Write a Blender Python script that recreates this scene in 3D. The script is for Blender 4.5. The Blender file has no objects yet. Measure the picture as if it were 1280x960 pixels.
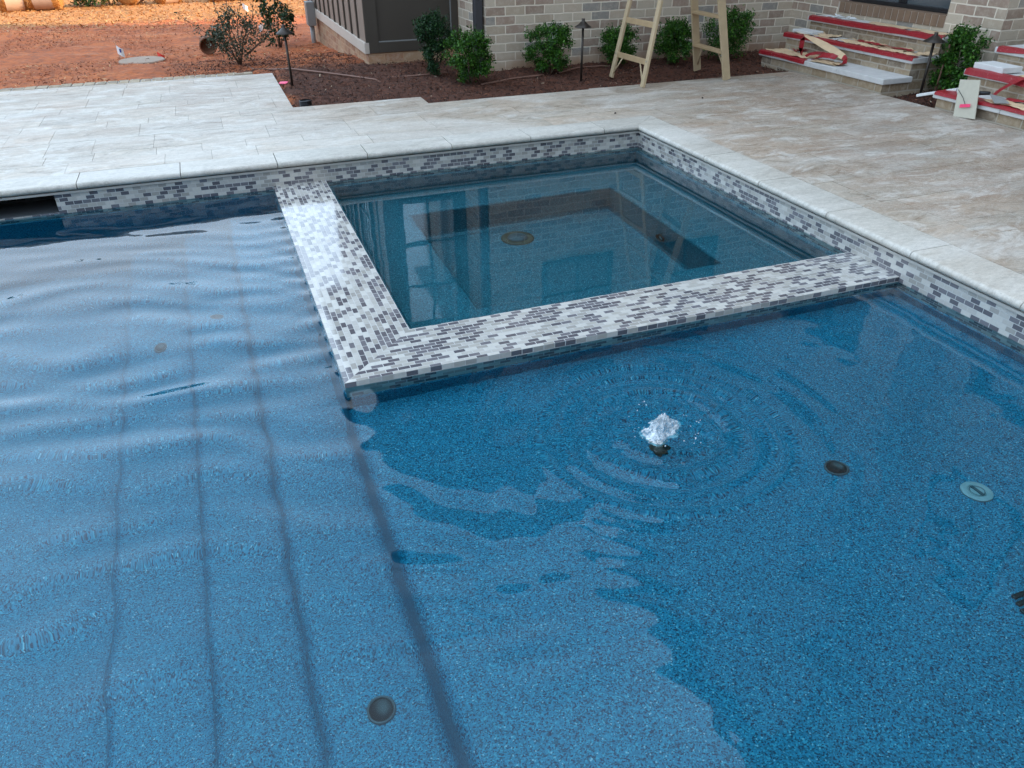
import bpy, math, random
import numpy as np
from mathutils import Vector, Matrix
random.seed(7); rng = np.random.default_rng(11)
S = bpy.context.scene; C = S.collection
R = math.radians

# ------------------------------------------------------------ camera
yaw, pit, rol = 0.35762, 0.55934, -0.00728
F = Vector((math.sin(yaw)*math.cos(pit), math.cos(yaw)*math.cos(pit), -math.sin(pit)))
RT = Vector((math.cos(yaw), -math.sin(yaw), 0)); UP = RT.cross(F)
R2 = math.cos(rol)*RT + math.sin(rol)*UP; U2 = -math.sin(rol)*RT + math.cos(rol)*UP
cam = bpy.data.cameras.new('camera'); cam.sensor_width = 36; cam.lens = 949.3/1280*36
cam.clip_start = .05; cam.clip_end = 2000
co = bpy.data.objects.new('camera', cam); C.objects.link(co)
M = Matrix((R2, U2, -F)).transposed().to_4x4(); M.translation = Vector((-3.0644, -5.3485, 1.44))
co.matrix_world = M; S.camera = co

# ------------------------------------------------------------ world, sun, exposure
SUN_EL = R(21); sd = Vector((0.94, -0.35, 0)).normalized()
w = bpy.data.worlds.new("World"); S.world = w; w.use_nodes = True
nt = w.node_tree; nt.nodes.clear()
def wn(t, **k):
    n = nt.nodes.new(t)
    for a, b in k.items(): setattr(n, a, b)
    return n
sky = wn('ShaderNodeTexSky', sky_type='NISHITA', sun_disc=False)
sky.sun_elevation = SUN_EL; sky.sun_rotation = math.atan2(sd.x, sd.y)
sky.air_density = 1.0; sky.dust_density = 2.5; sky.ozone_density = 1.0
bg = wn('ShaderNodeBackground'); out = wn('ShaderNodeOutputWorld')
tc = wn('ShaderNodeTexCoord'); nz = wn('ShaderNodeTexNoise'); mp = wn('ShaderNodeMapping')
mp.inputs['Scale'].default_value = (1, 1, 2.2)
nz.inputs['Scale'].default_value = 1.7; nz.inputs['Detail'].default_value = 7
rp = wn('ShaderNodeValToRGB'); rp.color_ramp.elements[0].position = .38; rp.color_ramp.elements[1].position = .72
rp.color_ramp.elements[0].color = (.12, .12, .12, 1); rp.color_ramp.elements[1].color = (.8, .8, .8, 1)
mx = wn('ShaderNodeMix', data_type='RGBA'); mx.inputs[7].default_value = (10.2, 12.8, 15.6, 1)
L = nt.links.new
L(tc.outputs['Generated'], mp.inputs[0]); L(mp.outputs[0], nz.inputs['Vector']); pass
dt = wn('ShaderNodeVectorMath', operation='DOT_PRODUCT'); dt.inputs[1].default_value = (-.50, .60, .42); L(tc.outputs['Generated'], dt.inputs[0])  # unseen bright cloud bank added on one side, for reflections on the water
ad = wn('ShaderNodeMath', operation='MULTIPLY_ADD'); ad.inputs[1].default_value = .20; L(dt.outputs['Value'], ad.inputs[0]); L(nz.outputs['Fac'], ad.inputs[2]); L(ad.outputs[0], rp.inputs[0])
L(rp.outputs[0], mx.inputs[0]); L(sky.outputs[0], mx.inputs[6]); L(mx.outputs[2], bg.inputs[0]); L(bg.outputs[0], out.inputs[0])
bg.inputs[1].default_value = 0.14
sl = bpy.data.lights.new('sun', 'SUN'); sl.energy = 5.0; sl.angle = R(.5); sl.color = (1, .78, .52)
so = bpy.data.objects.new('sun', sl); C.objects.link(so)
so.rotation_euler = Vector((sd.x*math.cos(SUN_EL), sd.y*math.cos(SUN_EL), math.sin(SUN_EL))).to_track_quat('Z', 'Y').to_euler()
so.location = (10, -5, 12)
S.view_settings.view_transform = 'Standard'; S.view_settings.look = 'None'
S.view_settings.exposure = 0.84; S.view_settings.gamma = 1
S.render.engine = 'CYCLES'
cy = S.cycles; cy.use_denoising = True; cy.max_bounces = 10; cy.diffuse_bounces = 4; cy.glossy_bounces = 4
cy.transmission_bounces = 8; cy.transparent_max_bounces = 8
cy.caustics_refractive = True; cy.caustics_reflective = False; cy.sample_clamp_indirect = 6; cy.blur_glossy = .3

# ------------------------------------------------------------ material helpers
class N:
    def __init__(s, name):
        s.m = bpy.data.materials.new(name); s.m.use_nodes = True; s.t = s.m.node_tree; s.t.nodes.clear()
        s.out = s.t.nodes.new('ShaderNodeOutputMaterial'); s.b = s.n('ShaderNodeBsdfPrincipled')
        s.l(s.b.outputs[0], s.out.inputs[0]); s.tc = s.n('ShaderNodeTexCoord')
    def n(s, t, **k):
        n = s.t.nodes.new(t)
        for a, b in k.items(): setattr(n, a, b)
        return n
    def l(s, a, b): s.t.links.new(a, b)
    def map(s, scale=(1, 1, 1), uv=False, rot=(0, 0, 0)):
        m = s.n('ShaderNodeMapping'); m.inputs['Scale'].default_value = scale; m.inputs['Rotation'].default_value = rot
        s.l(s.tc.outputs['UV' if uv else 'Object'], m.inputs[0]); return m.outputs[0]
    def noise(s, scale, detail=4, rough=.55, vec=None, dist=0):
        n = s.n('ShaderNodeTexNoise'); n.inputs['Scale'].default_value = scale; n.inputs['Detail'].default_value = detail
        n.inputs['Roughness'].default_value = rough; n.inputs['Distortion'].default_value = dist
        s.l(vec if vec else s.tc.outputs['Object'], n.inputs['Vector']); return n.outputs['Fac']
    def ramp(s, fac, pts, const=False):
        r = s.n('ShaderNodeValToRGB'); e = r.color_ramp
        if const: e.interpolation = 'CONSTANT'
        while len(e.elements) < len(pts): e.elements.new(.5)
        for q, (p, c) in zip(e.elements, pts):
            q.position = p; q.color = (*c, 1) if isinstance(c, tuple) else (c, c, c, 1)
        s.l(fac, r.inputs[0]); return r.outputs[0]
    def mix(s, fac, a, b, mode='MIX'):
        m = s.n('ShaderNodeMix', data_type='RGBA', blend_type=mode)
        for v, i in ((fac, 0), (a, 6), (b, 7)):
            if isinstance(v, (int, float)): m.inputs[i].default_value = v if i == 0 else (v, v, v, 1)
            elif isinstance(v, tuple): m.inputs[i].default_value = (*v, 1)
            else: s.l(v, m.inputs[i])
        return m.outputs[2]
    def math(s, op, a, b=0):
        m = s.n('ShaderNodeMath', operation=op)
        for v, i in ((a, 0), (b, 1)):
            if isinstance(v, (int, float)): m.inputs[i].default_value = v
            else: s.l(v, m.inputs[i])
        return m.outputs[0]
    def bump(s, h, strength=.4, dist=.01):
        b = s.n('ShaderNodeBump'); b.inputs['Strength'].default_value = strength; b.inputs['Distance'].default_value = dist
        s.l(h, b.inputs['Height']); s.l(b.outputs[0], s.b.inputs['Normal'])
    def attr(s, name): return s.n('ShaderNodeAttribute', attribute_name=name).outputs['Color']
    def pos(s):
        g = s.n('ShaderNodeNewGeometry'); x = s.n('ShaderNodeSeparateXYZ'); s.l(g.outputs['Position'], x.inputs[0]); return x.outputs
    def set(s, col=None, rough=.5, **k):
        if col is not None:
            if isinstance(col, tuple): s.b.inputs['Base Color'].default_value = (*col, 1)
            else: s.l(col, s.b.inputs['Base Color'])
        if isinstance(rough, (int, float)): s.b.inputs['Roughness'].default_value = rough
        else: s.l(rough, s.b.inputs['Roughness'])
        for a, v in k.items(): s.b.inputs[a.replace('_', ' ')].default_value = v
        return s.m
MT = {}
def simple(name, col, rough=.5, var=.25, sc=20, bump=.1, **k):
    s = N(name); f = s.noise(sc, 5)
    c = s.mix(f, tuple(x*(1-var) for x in col), tuple(min(1, x*(1+var)) for x in col))
    s.bump(s.noise(sc*6, 3), bump, .003); MT[name] = s.set(c, rough, **k); return MT[name]

# travertine pavers
def travertine(name, coping=False):
    s = N(name)
    rnd = s.attr('rnd')
    v = s.n('ShaderNodeVectorMath', operation='ADD'); sc = s.n('ShaderNodeVectorMath', operation='SCALE'); sc.inputs['Scale'].default_value = 9
    s.l(rnd, sc.inputs[0]); s.l(s.tc.outputs['Object'], v.inputs[0]); s.l(sc.outputs[0], v.inputs[1])
    m = s.n('ShaderNodeMapping'); m.inputs['Scale'].default_value = (1, 1.9, 1); m.inputs['Rotation'].default_value = (0, 0, R(-9)); s.l(v.outputs[0], m.inputs[0])
    vein = s.noise(3.4, 12, .70, m.outputs[0], 1.9)
    sep = s.n('ShaderNodeSeparateColor'); s.l(rnd, sep.inputs[0])
    if coping:
        base = s.ramp(vein, [(.3, (.41, .385, .345)), (.5, (.53, .505, .455)), (.7, (.62, .59, .54))])
    else:
        base = s.ramp(vein, [(.26, (.20, .15, .11)), (.38, (.35, .285, .22)), (.47, (.50, .44, .37)), (.55, (.54, .455, .37)), (.63, (.64, .59, .52)), (.74, (.42, .34, .26))])
    tint = s.ramp(sep.outputs[0], [(0, (.66, .67, .68)), (.3, (1, .98, .95)), (.55, (.80, .79, .78)), (.75, (1.0, .88, .80)), (1, (.92, .90, .88))])
    c = s.mix(.3 if coping else .62, base, tint, 'MULTIPLY')
    # white dust / residue smears, wide soft patches
    x, y, z = s.pos()
    mm = s.map((.55, 1.7, 1), rot=(0, 0, R(18)))
    d = s.noise(1.25, 6, .6, mm, .8)
    c = s.mix(s.ramp(d, [(.47, 0.0), (.58, .55)]), c, (.66, .63, .585))
    if not coping:   # foot traffic film towards the house side
        ff = s.math('MINIMUM', s.math('MAXIMUM', s.math('MULTIPLY', s.math('ADD', x, .3), .42), 0), .8)
        c = s.mix(s.math('MULTIPLY', ff, s.ramp(s.noise(1.7, 9, .68, s.map((.7, 1.6, 1)), 1.2), [(.32, 1.0), (.64, .15)])), c, (.175, .142, .110))
    # clay dirt trodden across the stones, most near the beds and the steps
    far = s.math('MULTIPLY', s.math('SUBTRACT', y, .35), .3)
    east = s.math('MULTIPLY', s.math('SUBTRACT', x, -.5), .34)
    near = s.math('MAXIMUM', s.math('MAXIMUM', far, east), 0)
    near = s.math('MINIMUM', near, .5)
    st = s.noise(2.3, 9, .72, s.map((.8, 2.0, 1), rot=(0, 0, R(-20))), .6)
    f = s.math('MULTIPLY', s.ramp(st, [(.40, 0.0), (.62, 1.0)]), s.math('ADD', near, .10) if not coping else s.math('MULTIPLY', near, .3))
    c = s.mix(f, c, (.30, .185, .115))
    fs = s.noise(16, 8, .8, None, .5)
    c = s.mix(s.math('MULTIPLY', s.ramp(fs, [(.60, 0.0), (.70, .6)]), s.math('ADD', near, .1)), c, (.45, .17, .08))
    wv = s.noise(9, 9, .75, m.outputs[0], 2.4)     # thin pale calcite veins
    vb = s.ramp(wv, [(.485, 0.0), (.5, 1.0), (.515, 0.0)])
    c = s.mix(s.math('MULTIPLY', vb, .5), c, (.84, .82, .78))
    c = s.mix(1.0, c, (1, .98, .955), 'MULTIPLY')
    pit = s.noise(70, 3, .6)
    c = s.mix(s.ramp(pit, [(.26, .55), (.36, 0.0)]), c, (.25, .21, .17))
    wsn = s.noise(3.4, 14, .78, s.map((.7, 1.5, 1), rot=(0, 0, R(-16))), 1.0)
    c = s.mix(s.math('MULTIPLY', s.ramp(wsn, [(.52, 0.0), (.60, .55)]), 1.0 if not coping else .35), c, (.70, .665, .61))
    c = s.mix(s.math('MULTIPLY', s.ramp(s.noise(4.5, 14, .8, s.map((.8, 1.5, 1), rot=(0, 0, R(-16))), .8), [(.30, .8), (.42, 0.0)]), .9 if not coping else .25), c, (.27, .215, .165))
    mtl = s.noise(24, 10, .8, s.map((1, 2.2, 1)))
    c = s.mix(.75, c, s.ramp(mtl, [(.30, .42), (.44, .85), (.56, 1.0), (.75, 1.0)]), 'MULTIPLY')
    rr = s.ramp(d, [(.3, .34), (.7, .58)])
    s.bump(s.math('ADD', s.math('MULTIPLY', vein, .6), s.math('MULTIPLY', pit, .4)), .35, .004)
    MT[name] = s.set(c, rr); s.b.inputs['Specular IOR Level'].default_value = .5
travertine('travertine'); travertine('coping_stone_mat', True)

# glass and stone mosaic
def mosaic(name, gloss):
    s = N(name)
    b = s.n('ShaderNodeTexBrick'); b.offset = .5
    for k, v in dict(Scale=1, Mortar_Size=.0017, Mortar_Smooth=.1, Bias=0, Brick_Width=.0508, Row_Height=.0254).items():
        b.inputs[k.replace('_', ' ')].default_value = v
    b.inputs['Color1'].default_value = (0, 0, 0, 1); b.inputs['Color2'].default_value = (1, 1, 1, 1); b.inputs['Mortar'].default_value = (.5, .5, .5, 1)
    s.l(s.tc.outputs['UV'], b.inputs['Vector'])
    col = s.ramp(b.outputs['Color'], [(0, (.115, .108, .122)), (.22, (.175, .165, .18)), (.41, (.50, .475, .44)), (.58, (.37, .35, .32)), (.72, (.57, .545, .50)), (.88, (.43, .405, .365))], True)
    v = s.noise(60, 6, .7, s.map((1, 1, 1), True)); col = s.mix(.35, col, s.ramp(v, [(.3, .62), (.7, 1.0)]), 'MULTIPLY')
    col = s.mix(b.outputs['Fac'], col, (.50, .49, .47))
    s.bump(s.math('SUBTRACT', 1, b.outputs['Fac']), .5, .0012)
    rr = s.mix(b.outputs['Fac'], s.ramp(b.outputs['Color'], [(0, gloss), (.41, gloss+.12), (.58, gloss), (.72, gloss+.2)], True), .7)
    MT[name] = s.set(col, rr, Coat_Weight=.42, Coat_Roughness=.04, Coat_IOR=1.6)
mosaic('mosaic_tile', .09)

# speckled pebble plaster of the pool shell
def plaster(name, pal):
    s = N(name)
    v1 = s.n('ShaderNodeTexVoronoi'); v1.inputs['Scale'].default_value = 270; s.l(s.tc.outputs['Object'], v1.inputs['Vector'])
    sep = s.n('ShaderNodeSeparateColor'); s.l(v1.outputs['Color'], sep.inputs[0])
    col = s.ramp(sep.outputs[0], pal, True)
    big = s.noise(1.3, 5, .6); col = s.mix(.6, col, s.ramp(big, [(.3, .8), (.7, 1.0)]), 'MULTIPLY')
    s.bump(v1.outputs['Distance'], .3, .002); MT[name] = s.set(col, .5)
plaster('pool_plaster', [(0, (.008, .03, .075)), (.13, (.008, .103, .162)), (.32, (.012, .185, .295)), (.64, (.020, .260, .395)), (.90, (.055, .37, .49)), (.988, (.30, .52, .60))])
plaster('spa_plaster', [(0, (.010, .035, .06)), (.14, (.024, .11, .15)), (.38, (.036, .175, .225)), (.70, (.055, .235, .28)), (.90, (.11, .32, .36)), (.975, (.32, .48, .52))])

def brick(name, pal, mort, stain=True):
    s = N(name); b = s.n('ShaderNodeTexBrick'); b.offset = .5
    uvn = s.n('ShaderNodeVectorMath', operation='ADD'); ns = s.n('ShaderNodeTexNoise'); ns.inputs['Scale'].default_value = 9
    s.l(s.tc.outputs['UV'], ns.inputs['Vector']); q = s.n('ShaderNodeVectorMath', operation='MULTIPLY_ADD')
    s.l(ns.outputs['Color'], q.inputs[0]); q.inputs[1].default_value = (.012, .012, 0); q.inputs[2].default_value = (-.006, -.006, 0)
    s.l(s.tc.outputs['UV'], uvn.inputs[0]); s.l(q.outputs[0], uvn.inputs[1]); s.l(uvn.outputs[0], b.inputs['Vector'])
    for k, v in dict(Scale=1, Mortar_Size=.0068, Mortar_Smooth=.25, Bias=0, Brick_Width=.216, Row_Height=.0855).items():
        b.inputs[k.replace('_', ' ')].default_value = v
    b.inputs['Color1'].default_value = (0, 0, 0, 1); b.inputs['Color2'].default_value = (1, 1, 1, 1); b.inputs['Mortar'].default_value = (.5,)*3+(1,)
    c = s.ramp(b.outputs['Color'], [(i/len(pal), p) for i, p in enumerate(pal)], True)
    n1 = s.noise(14, 8, .7, s.map((1, 1, 1), True)); c = s.mix(s.ramp(n1, [(.46, 0.0), (.66, .42)]), c, (.62, .52, .41))
    n2 = s.noise(40, 6, .7, s.map((1, 1, 1), True)); c = s.mix(s.ramp(n2, [(.62, 0.0), (.70, .7)]), c, (.22, .17, .15))
    c = s.mix(b.outputs['Fac'], c, mort)
    if stain:
        z = s.pos()[2]; k = s.math('ADD', s.math('MULTIPLY', z, -3.2), s.math('MULTIPLY', s.noise(3, 5), 1.3))
        c = s.mix(s.ramp(k, [(.1, 0.0), (.75, .78)]), c, (.36, .19, .10))
    h = s.math('ADD', s.math('MULTIPLY', b.outputs['Fac'], -.55), s.math('MULTIPLY', s.noise(60, 6, .7, s.map((1, 1, 1), True)), .5))
    s.bump(h, .75, .009); MT[name] = s.set(c, .88)
brick('washed_brick', [(.43, .335, .25), (.50, .40, .30), (.33, .235, .175), (.53, .44, .335), (.30, .27, .235), (.45, .355, .26), (.37, .26, .195)], (.76, .66, .53))
brick('step_brick', [(.33, .24, .15), (.27, .19, .115), (.38, .29, .195), (.22, .165, .115)], (.44, .37, .29), False)

brick('stained_brick', [(.34, .17, .09), (.40, .22, .12), (.30, .14, .075), (.38, .24, .14)], (.44, .27, .16), False)
def dirt():
    s = N('clay_dirt'); x, y, z = s.pos()
    a = s.noise(1.6, 9, .65); c = s.ramp(a, [(.3, (.29, .070, .020)), (.5, (.46, .120, .034)), (.7, (.56, .175, .055))])
    b = s.noise(11, 8, .7); c = s.mix(s.ramp(b, [(.35, .75), (.55, 0.0)]), c, (.17, .065, .038))
    st = s.noise(2.2, 8, .7, s.map((.35, 2.4, 1), rot=(0, 0, R(-20)))); c = s.mix(s.ramp(st, [(.55, 0.0), (.72, .55)]), c, (.50, .27, .17))
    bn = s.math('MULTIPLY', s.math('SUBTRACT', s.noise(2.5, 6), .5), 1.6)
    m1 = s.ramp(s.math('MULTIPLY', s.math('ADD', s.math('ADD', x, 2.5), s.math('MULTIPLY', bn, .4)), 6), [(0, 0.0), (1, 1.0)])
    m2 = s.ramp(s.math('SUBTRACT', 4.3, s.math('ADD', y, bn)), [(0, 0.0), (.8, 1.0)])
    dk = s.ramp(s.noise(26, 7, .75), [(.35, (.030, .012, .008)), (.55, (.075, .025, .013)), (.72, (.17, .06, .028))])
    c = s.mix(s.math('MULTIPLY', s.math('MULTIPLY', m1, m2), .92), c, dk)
    # straw-covered slope further back
    f = s.math('ADD', s.math('MULTIPLY', s.math('SUBTRACT', y, 11.2), .9), s.math('SUBTRACT', s.noise(1.2, 4), .5))
    c = s.mix(s.ramp(f, [(.2, 0.0), (.6, .75)]), c, s.ramp(b, [(.35, (.34, .135, .035)), (.62, (.48, .23, .07))]))
    g = s.ramp(s.math('MULTIPLY', s.math('SUBTRACT', y, 17), .5), [(0, 0.0), (1, 1.0)])
    c = s.mix(g, c, s.ramp(s.noise(3, 8), [(.3, (.05, .085, .02)), (.7, (.10, .15, .04))]))
    s.bump(s.math('ADD', b, s.math('MULTIPLY', s.noise(45, 6, .7), .5)), .9, .02); MT['clay_dirt'] = s.set(c, .95)
    s = N('mulch'); rnd = s.attr('rnd')
    sp = s.n('ShaderNodeSeparateColor'); s.l(rnd, sp.inputs[0])
    c = s.ramp(sp.outputs[0], [(0, (.028, .012, .008)), (.4, (.065, .022, .012)), (.72, (.12, .038, .018)), (.93, (.20, .08, .04)), (.99, (.42, .32, .22))], True)
    MT['mulch'] = s.set(c, .95)
    s = N('clay_crumb'); sp = s.n('ShaderNodeSeparateColor'); s.l(s.attr('rnd'), sp.inputs[0])
    MT['clay_crumb'] = s.set(s.ramp(sp.outputs[0], [(0, (.16, .05, .02)), (.4, (.34, .10, .035)), (.75, (.50, .18, .07)), (.93, (.60, .36, .18))], True), .95)
dirt()

def leafmat(name, a, b, c_):
    s = N(name); sp = s.n('ShaderNodeSeparateColor'); s.l(s.attr('rnd'), sp.inputs[0])
    MT[name] = s.set(s.ramp(sp.outputs[0], [(0, a), (.55, b), (1, c_)]), .38)
    s.b.inputs['Specular IOR Level'].default_value = .22
leafmat('boxwood_leaf', (.012, .042, .006), (.028, .095, .010), (.09, .21, .022))
leafmat('yew_leaf', (.006, .024, .010), (.012, .045, .014), (.04, .09, .022))
leafmat('olive_leaf', (.03, .045, .025), (.055, .075, .045), (.11, .13, .085))
leafmat('tree_leaf', (.02, .045, .012), (.035, .075, .018), (.07, .11, .03))
leafmat('yellow_green_leaf', (.05, .09, .02), (.10, .17, .035), (.28, .32, .10))  # yellow-green foliage of one far shrub
leafmat('straw', (.30, .12, .035), (.42, .19, .06), (.52, .29, .11))
simple('bark', (.12, .085, .06), .9, .4, 14, .6)
simple('threshold_brick', (.22, .14, .09), .85, .35, 9, .4)
simple('grey_siding', (.056, .045, .034), .5, .15, 3, .05)
simple('taupe_siding', (.25, .185, .145), .6, .15, 3, .05)
simple('trim_cream', (.52, .44, .37), .6, .12, 5, .05)
simple('window_white', (.72, .72, .70), .4, .05, 5, .02)
simple('dark_frame', (.018, .018, .02), .35, .1, 5, .02)
simple('downspout_metal', (.035, .035, .04), .4, .15, 8, .05)
simple('roof_shingle', (.055, .05, .048), .9, .3, 30, .4)
simple('lamp_bronze', (.045, .036, .03), .42, .3, 30, .1, Metallic=.6)
simple('ladder_wood', (.42, .29, .16), .6, .22, 12, .15)
simple('ladder_wood_pale', (.46, .345, .21), .6, .2, 12, .15)
simple('ladder_wood_edge', (.30, .185, .10), .7, .25, 12, .15)
simple('rod_steel', (.45, .42, .38), .4, .1, 30, .02, Metallic=.7)
s = N('red_tape'); c = s.mix(s.noise(16, 5), (.22, .008, .014), (.40, .015, .026)); c = s.mix(s.ramp(s.noise(38, 7, .75), [(.58, 0.0), (.68, .65)]), c, (.55, .30, .27))
s.bump(s.noise(60, 5, .7), .7, .006); MT['red_tape'] = s.set(c, .34)
simple('tape_paper', (.62, .44, .27), .85, .3, 9, .8)
simple('limestone', (.56, .54, .52), .75, .22, 12, .55)
simple('pale_stone', (.66, .65, .63), .7, .14, 14, .4)
simple('cement_card', (.50, .46, .37), .85, .12, 30, .2)
simple('white_plastic', (.75, .75, .73), .4, .06, 20, .03)
simple('grey_plastic', (.38, .40, .40), .45, .1, 20, .03)
simple('black_plastic', (.008, .009, .012), .35, .3, 20, .05)
simple('dark_grey_plastic', (.09, .10, .11), .45, .1, 20, .03)
simple('bronze_fitting', (.09, .06, .035), .5, .3, 30, .1)
simple('hose_brown', (.20, .10, .07), .6, .25, 8, .1)
simple('terracotta', (.20, .085, .045), .85, .3, 14, .3)
simple('grout', (.42, .40, .37), .85, .15, 30, .3)
simple('bedding', (.18, .15, .12), .95, .2, 30, .3)
simple('concrete_lid', (.34, .25, .19), .9, .25, 14, .4)
simple('flag_white', (.80, .80, .80), .6, .04, 20, .05)
simple('flag_red', (.80, .05, .03), .5, .1, 20, .05)
simple('flag_pink', (.90, .06, .17), .5, .1, 20, .05)
simple('logo_blue', (.02, .05, .25), .5, .1, 20, .02)
simple('utility_grey', (.26, .26, .25), .5, .1, 20, .05)
simple('wrap_pale', (.50, .34, .25), .8, .15, 8, .4)
def glass_pane():
    s = N('window_glass'); s.set((.10, .115, .125), .03); s.b.inputs['IOR'].default_value = 1.7; s.b.inputs['Specular IOR Level'].default_value = .9; MT['window_glass'] = s.m
    s = N('sky_pale_pane'); s.set((.62, .70, .74), .04, Metallic=.55); s.b.inputs['IOR'].default_value = 2.2; MT['sky_pale_pane'] = s.m  # coated glass, reflected sky brightness put partly into the pale base colour
glass_pane()
def water():
    s = N('water'); s.t.nodes.remove(s.b)
    g = s.n('ShaderNodeBsdfRefraction'); g.inputs['IOR'].default_value = 1.33; g.inputs['Roughness'].default_value = 0.0; g.inputs['Color'].default_value = (.60, .93, 1, 1)
    gl = s.n('ShaderNodeBsdfGlossy'); gl.inputs['Roughness'].default_value = 0.0; gl.inputs['Color'].default_value = (1, 1, 1, 1)
    fr = s.n('ShaderNodeFresnel'); fr.inputs['IOR'].default_value = 1.33; ms = s.n('ShaderNodeMixShader')
    s.l(fr.outputs[0], ms.inputs[0]); s.l(g.outputs[0], ms.inputs[1]); s.l(gl.outputs[0], ms.inputs[2]); s.l(ms.outputs[0], s.out.inputs[0]); MT['water'] = s.m
    s = N('bubble_skin'); s.set((.75, .85, .92), .12); s.b.inputs['Alpha'].default_value = .42; MT['bubble_skin'] = s.m
    s = N('foam'); s.b.inputs['IOR'].default_value = 1.33; s.set((.95, .98, 1.0), .07); s.l(s.ramp(s.noise(55, 4, .7), [(.40, .85), (.66, .30)]), s.b.inputs['Transmission Weight']); s.b.inputs['IOR'].default_value = 1.33; MT['foam'] = s.m
water()

# ------------------------------------------------------------ mesh helpers
class MB:
    def __init__(s): s.v = []; s.f = []; s.m = []
    def add(s, vs, fs, mi=0):
        o = len(s.v); s.v += [tuple(v) for v in vs]; s.f += [tuple(i+o for i in f) for f in fs]; s.m += [mi]*len(fs); return s
    def box(s, x0, x1, y0, y1, z0, z1, mi=0, top=True):
        v = [(x0,y0,z0),(x1,y0,z0),(x1,y1,z0),(x0,y1,z0),(x0,y0,z1),(x1,y0,z1),(x1,y1,z1),(x0,y1,z1)]
        f = [(0,3,2,1),(0,1,5,4),(1,2,6,5),(2,3,7,6),(3,0,4,7)] + ([(4,5,6,7)] if top else [])
        return s.add(v, f, mi)
    def bar(s, a, b, w, t, up=(0,0,1), mi=0):
        a = Vector(a); b = Vector(b); d = (b-a).normalized(); x = d.cross(Vector(up)).normalized(); y = x.cross(d)
        v = []
        for p in (a, b):
            for i, j in ((-1,-1),(1,-1),(1,1),(-1,1)): v.append(p + x*i*w/2 + y*j*t/2)
        return s.add(v, [(3,2,1,0),(4,5,6,7),(0,1,5,4),(1,2,6,5),(2,3,7,6),(3,0,4,7)], mi)
    def tube(s, pts, r, n=10, mi=0, cap=True):
        pts = [Vector(p) for p in pts]; rs = r if isinstance(r, (list, tuple)) else [r]*len(pts)
        v = []; pd = None
        for i, p in enumerate(pts):
            d = (pts[min(i+1, len(pts)-1)] - pts[max(i-1, 0)]).normalized()
            u = d.orthogonal().normalized() if pd is None else (pd - d*pd.dot(d)).normalized()
            pd = u; k = d.cross(u)
            for j in range(n):
                a = 2*math.pi*j/n; v.append(p + (u*math.cos(a) + k*math.sin(a))*rs[i])
        f = [(i*n+j, i*n+(j+1)%n, (i+1)*n+(j+1)%n, (i+1)*n+j) for i in range(len(pts)-1) for j in range(n)]
        if cap: f += [tuple(range(n-1, -1, -1)), tuple(range((len(pts)-1)*n, len(pts)*n))]
        return s.add(v, f, mi)
    def lathe(s, prof, c=(0,0,0), n=28, mi=0, axis='z'):
        v = []
        for r, h in prof:
            for j in range(n):
                a = 2*math.pi*j/n; p = (r*math.cos(a), r*math.sin(a), h)
                if axis == 'x': p = (p[2], p[0], p[1])
                if axis == 'y': p = (p[0], p[2], p[1])
                v.append((p[0]+c[0], p[1]+c[1], p[2]+c[2]))
        f = [(i*n+j, i*n+(j+1)%n, (i+1)*n+(j+1)%n, (i+1)*n+j) for i in range(len(prof)-1) for j in range(n)]
        return s.add(v, f, mi)
    def build(s, name, mats, parent=None, uv=False, rot=False, vo=0.0, smooth=False, bevel=0, rnd=None):
        me = bpy.data.meshes.new(name); me.from_pydata(s.v, [], s.f)
        if not isinstance(mats, (list, tuple)): mats = [mats]
        for m in mats: me.materials.append(MT[m])
        if len(mats) > 1: me.polygons.foreach_set('material_index', s.m)
        me.validate(); me.update()
        if smooth: me.polygons.foreach_set('use_smooth', [True]*len(me.polygons))
        if uv:
            ul = me.uv_layers.new(name='uv')
            for p in me.polygons:
                n = p.normal; a = [abs(c) for c in n]
                for li in p.loop_indices:
                    q = me.vertices[me.loops[li].vertex_index].co
                    if a[2] >= max(a[0], a[1]): u = (q.y, q.x) if rot else (q.x, q.y)
                    elif a[0] > a[1]: u = (q.y, q.z+vo)
                    else: u = (q.x, q.z+vo)
                    ul.data[li].uv = u
        if rnd is not None:
            at = me.color_attributes.new('rnd', 'FLOAT_COLOR', 'POINT')
            at.data.foreach_set('color', np.asarray(rnd, dtype=np.float32).ravel())
        o = bpy.data.objects.new(name, me); C.objects.link(o)
        if parent is not None:
            o.parent = parent; o.location = -parent.location
        if bevel:
            b = o.modifiers.new('bevel', 'BEVEL'); b.width = bevel; b.segments = 2; b.limit_method = 'ANGLE'
        return o
def tag(o, label=None, cat=None, group=None, kind=None):
    for k, v in (('label', label), ('category', cat), ('group', group), ('kind', kind)):
        if v: o[k] = v
    return o
def thing(name, label, cat, loc=(0,0,0), group=None):
    o = bpy.data.objects.new(name, None); C.objects.link(o); o.location = loc; o.empty_display_size = .1
    return tag(o, label, cat, group)
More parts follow.
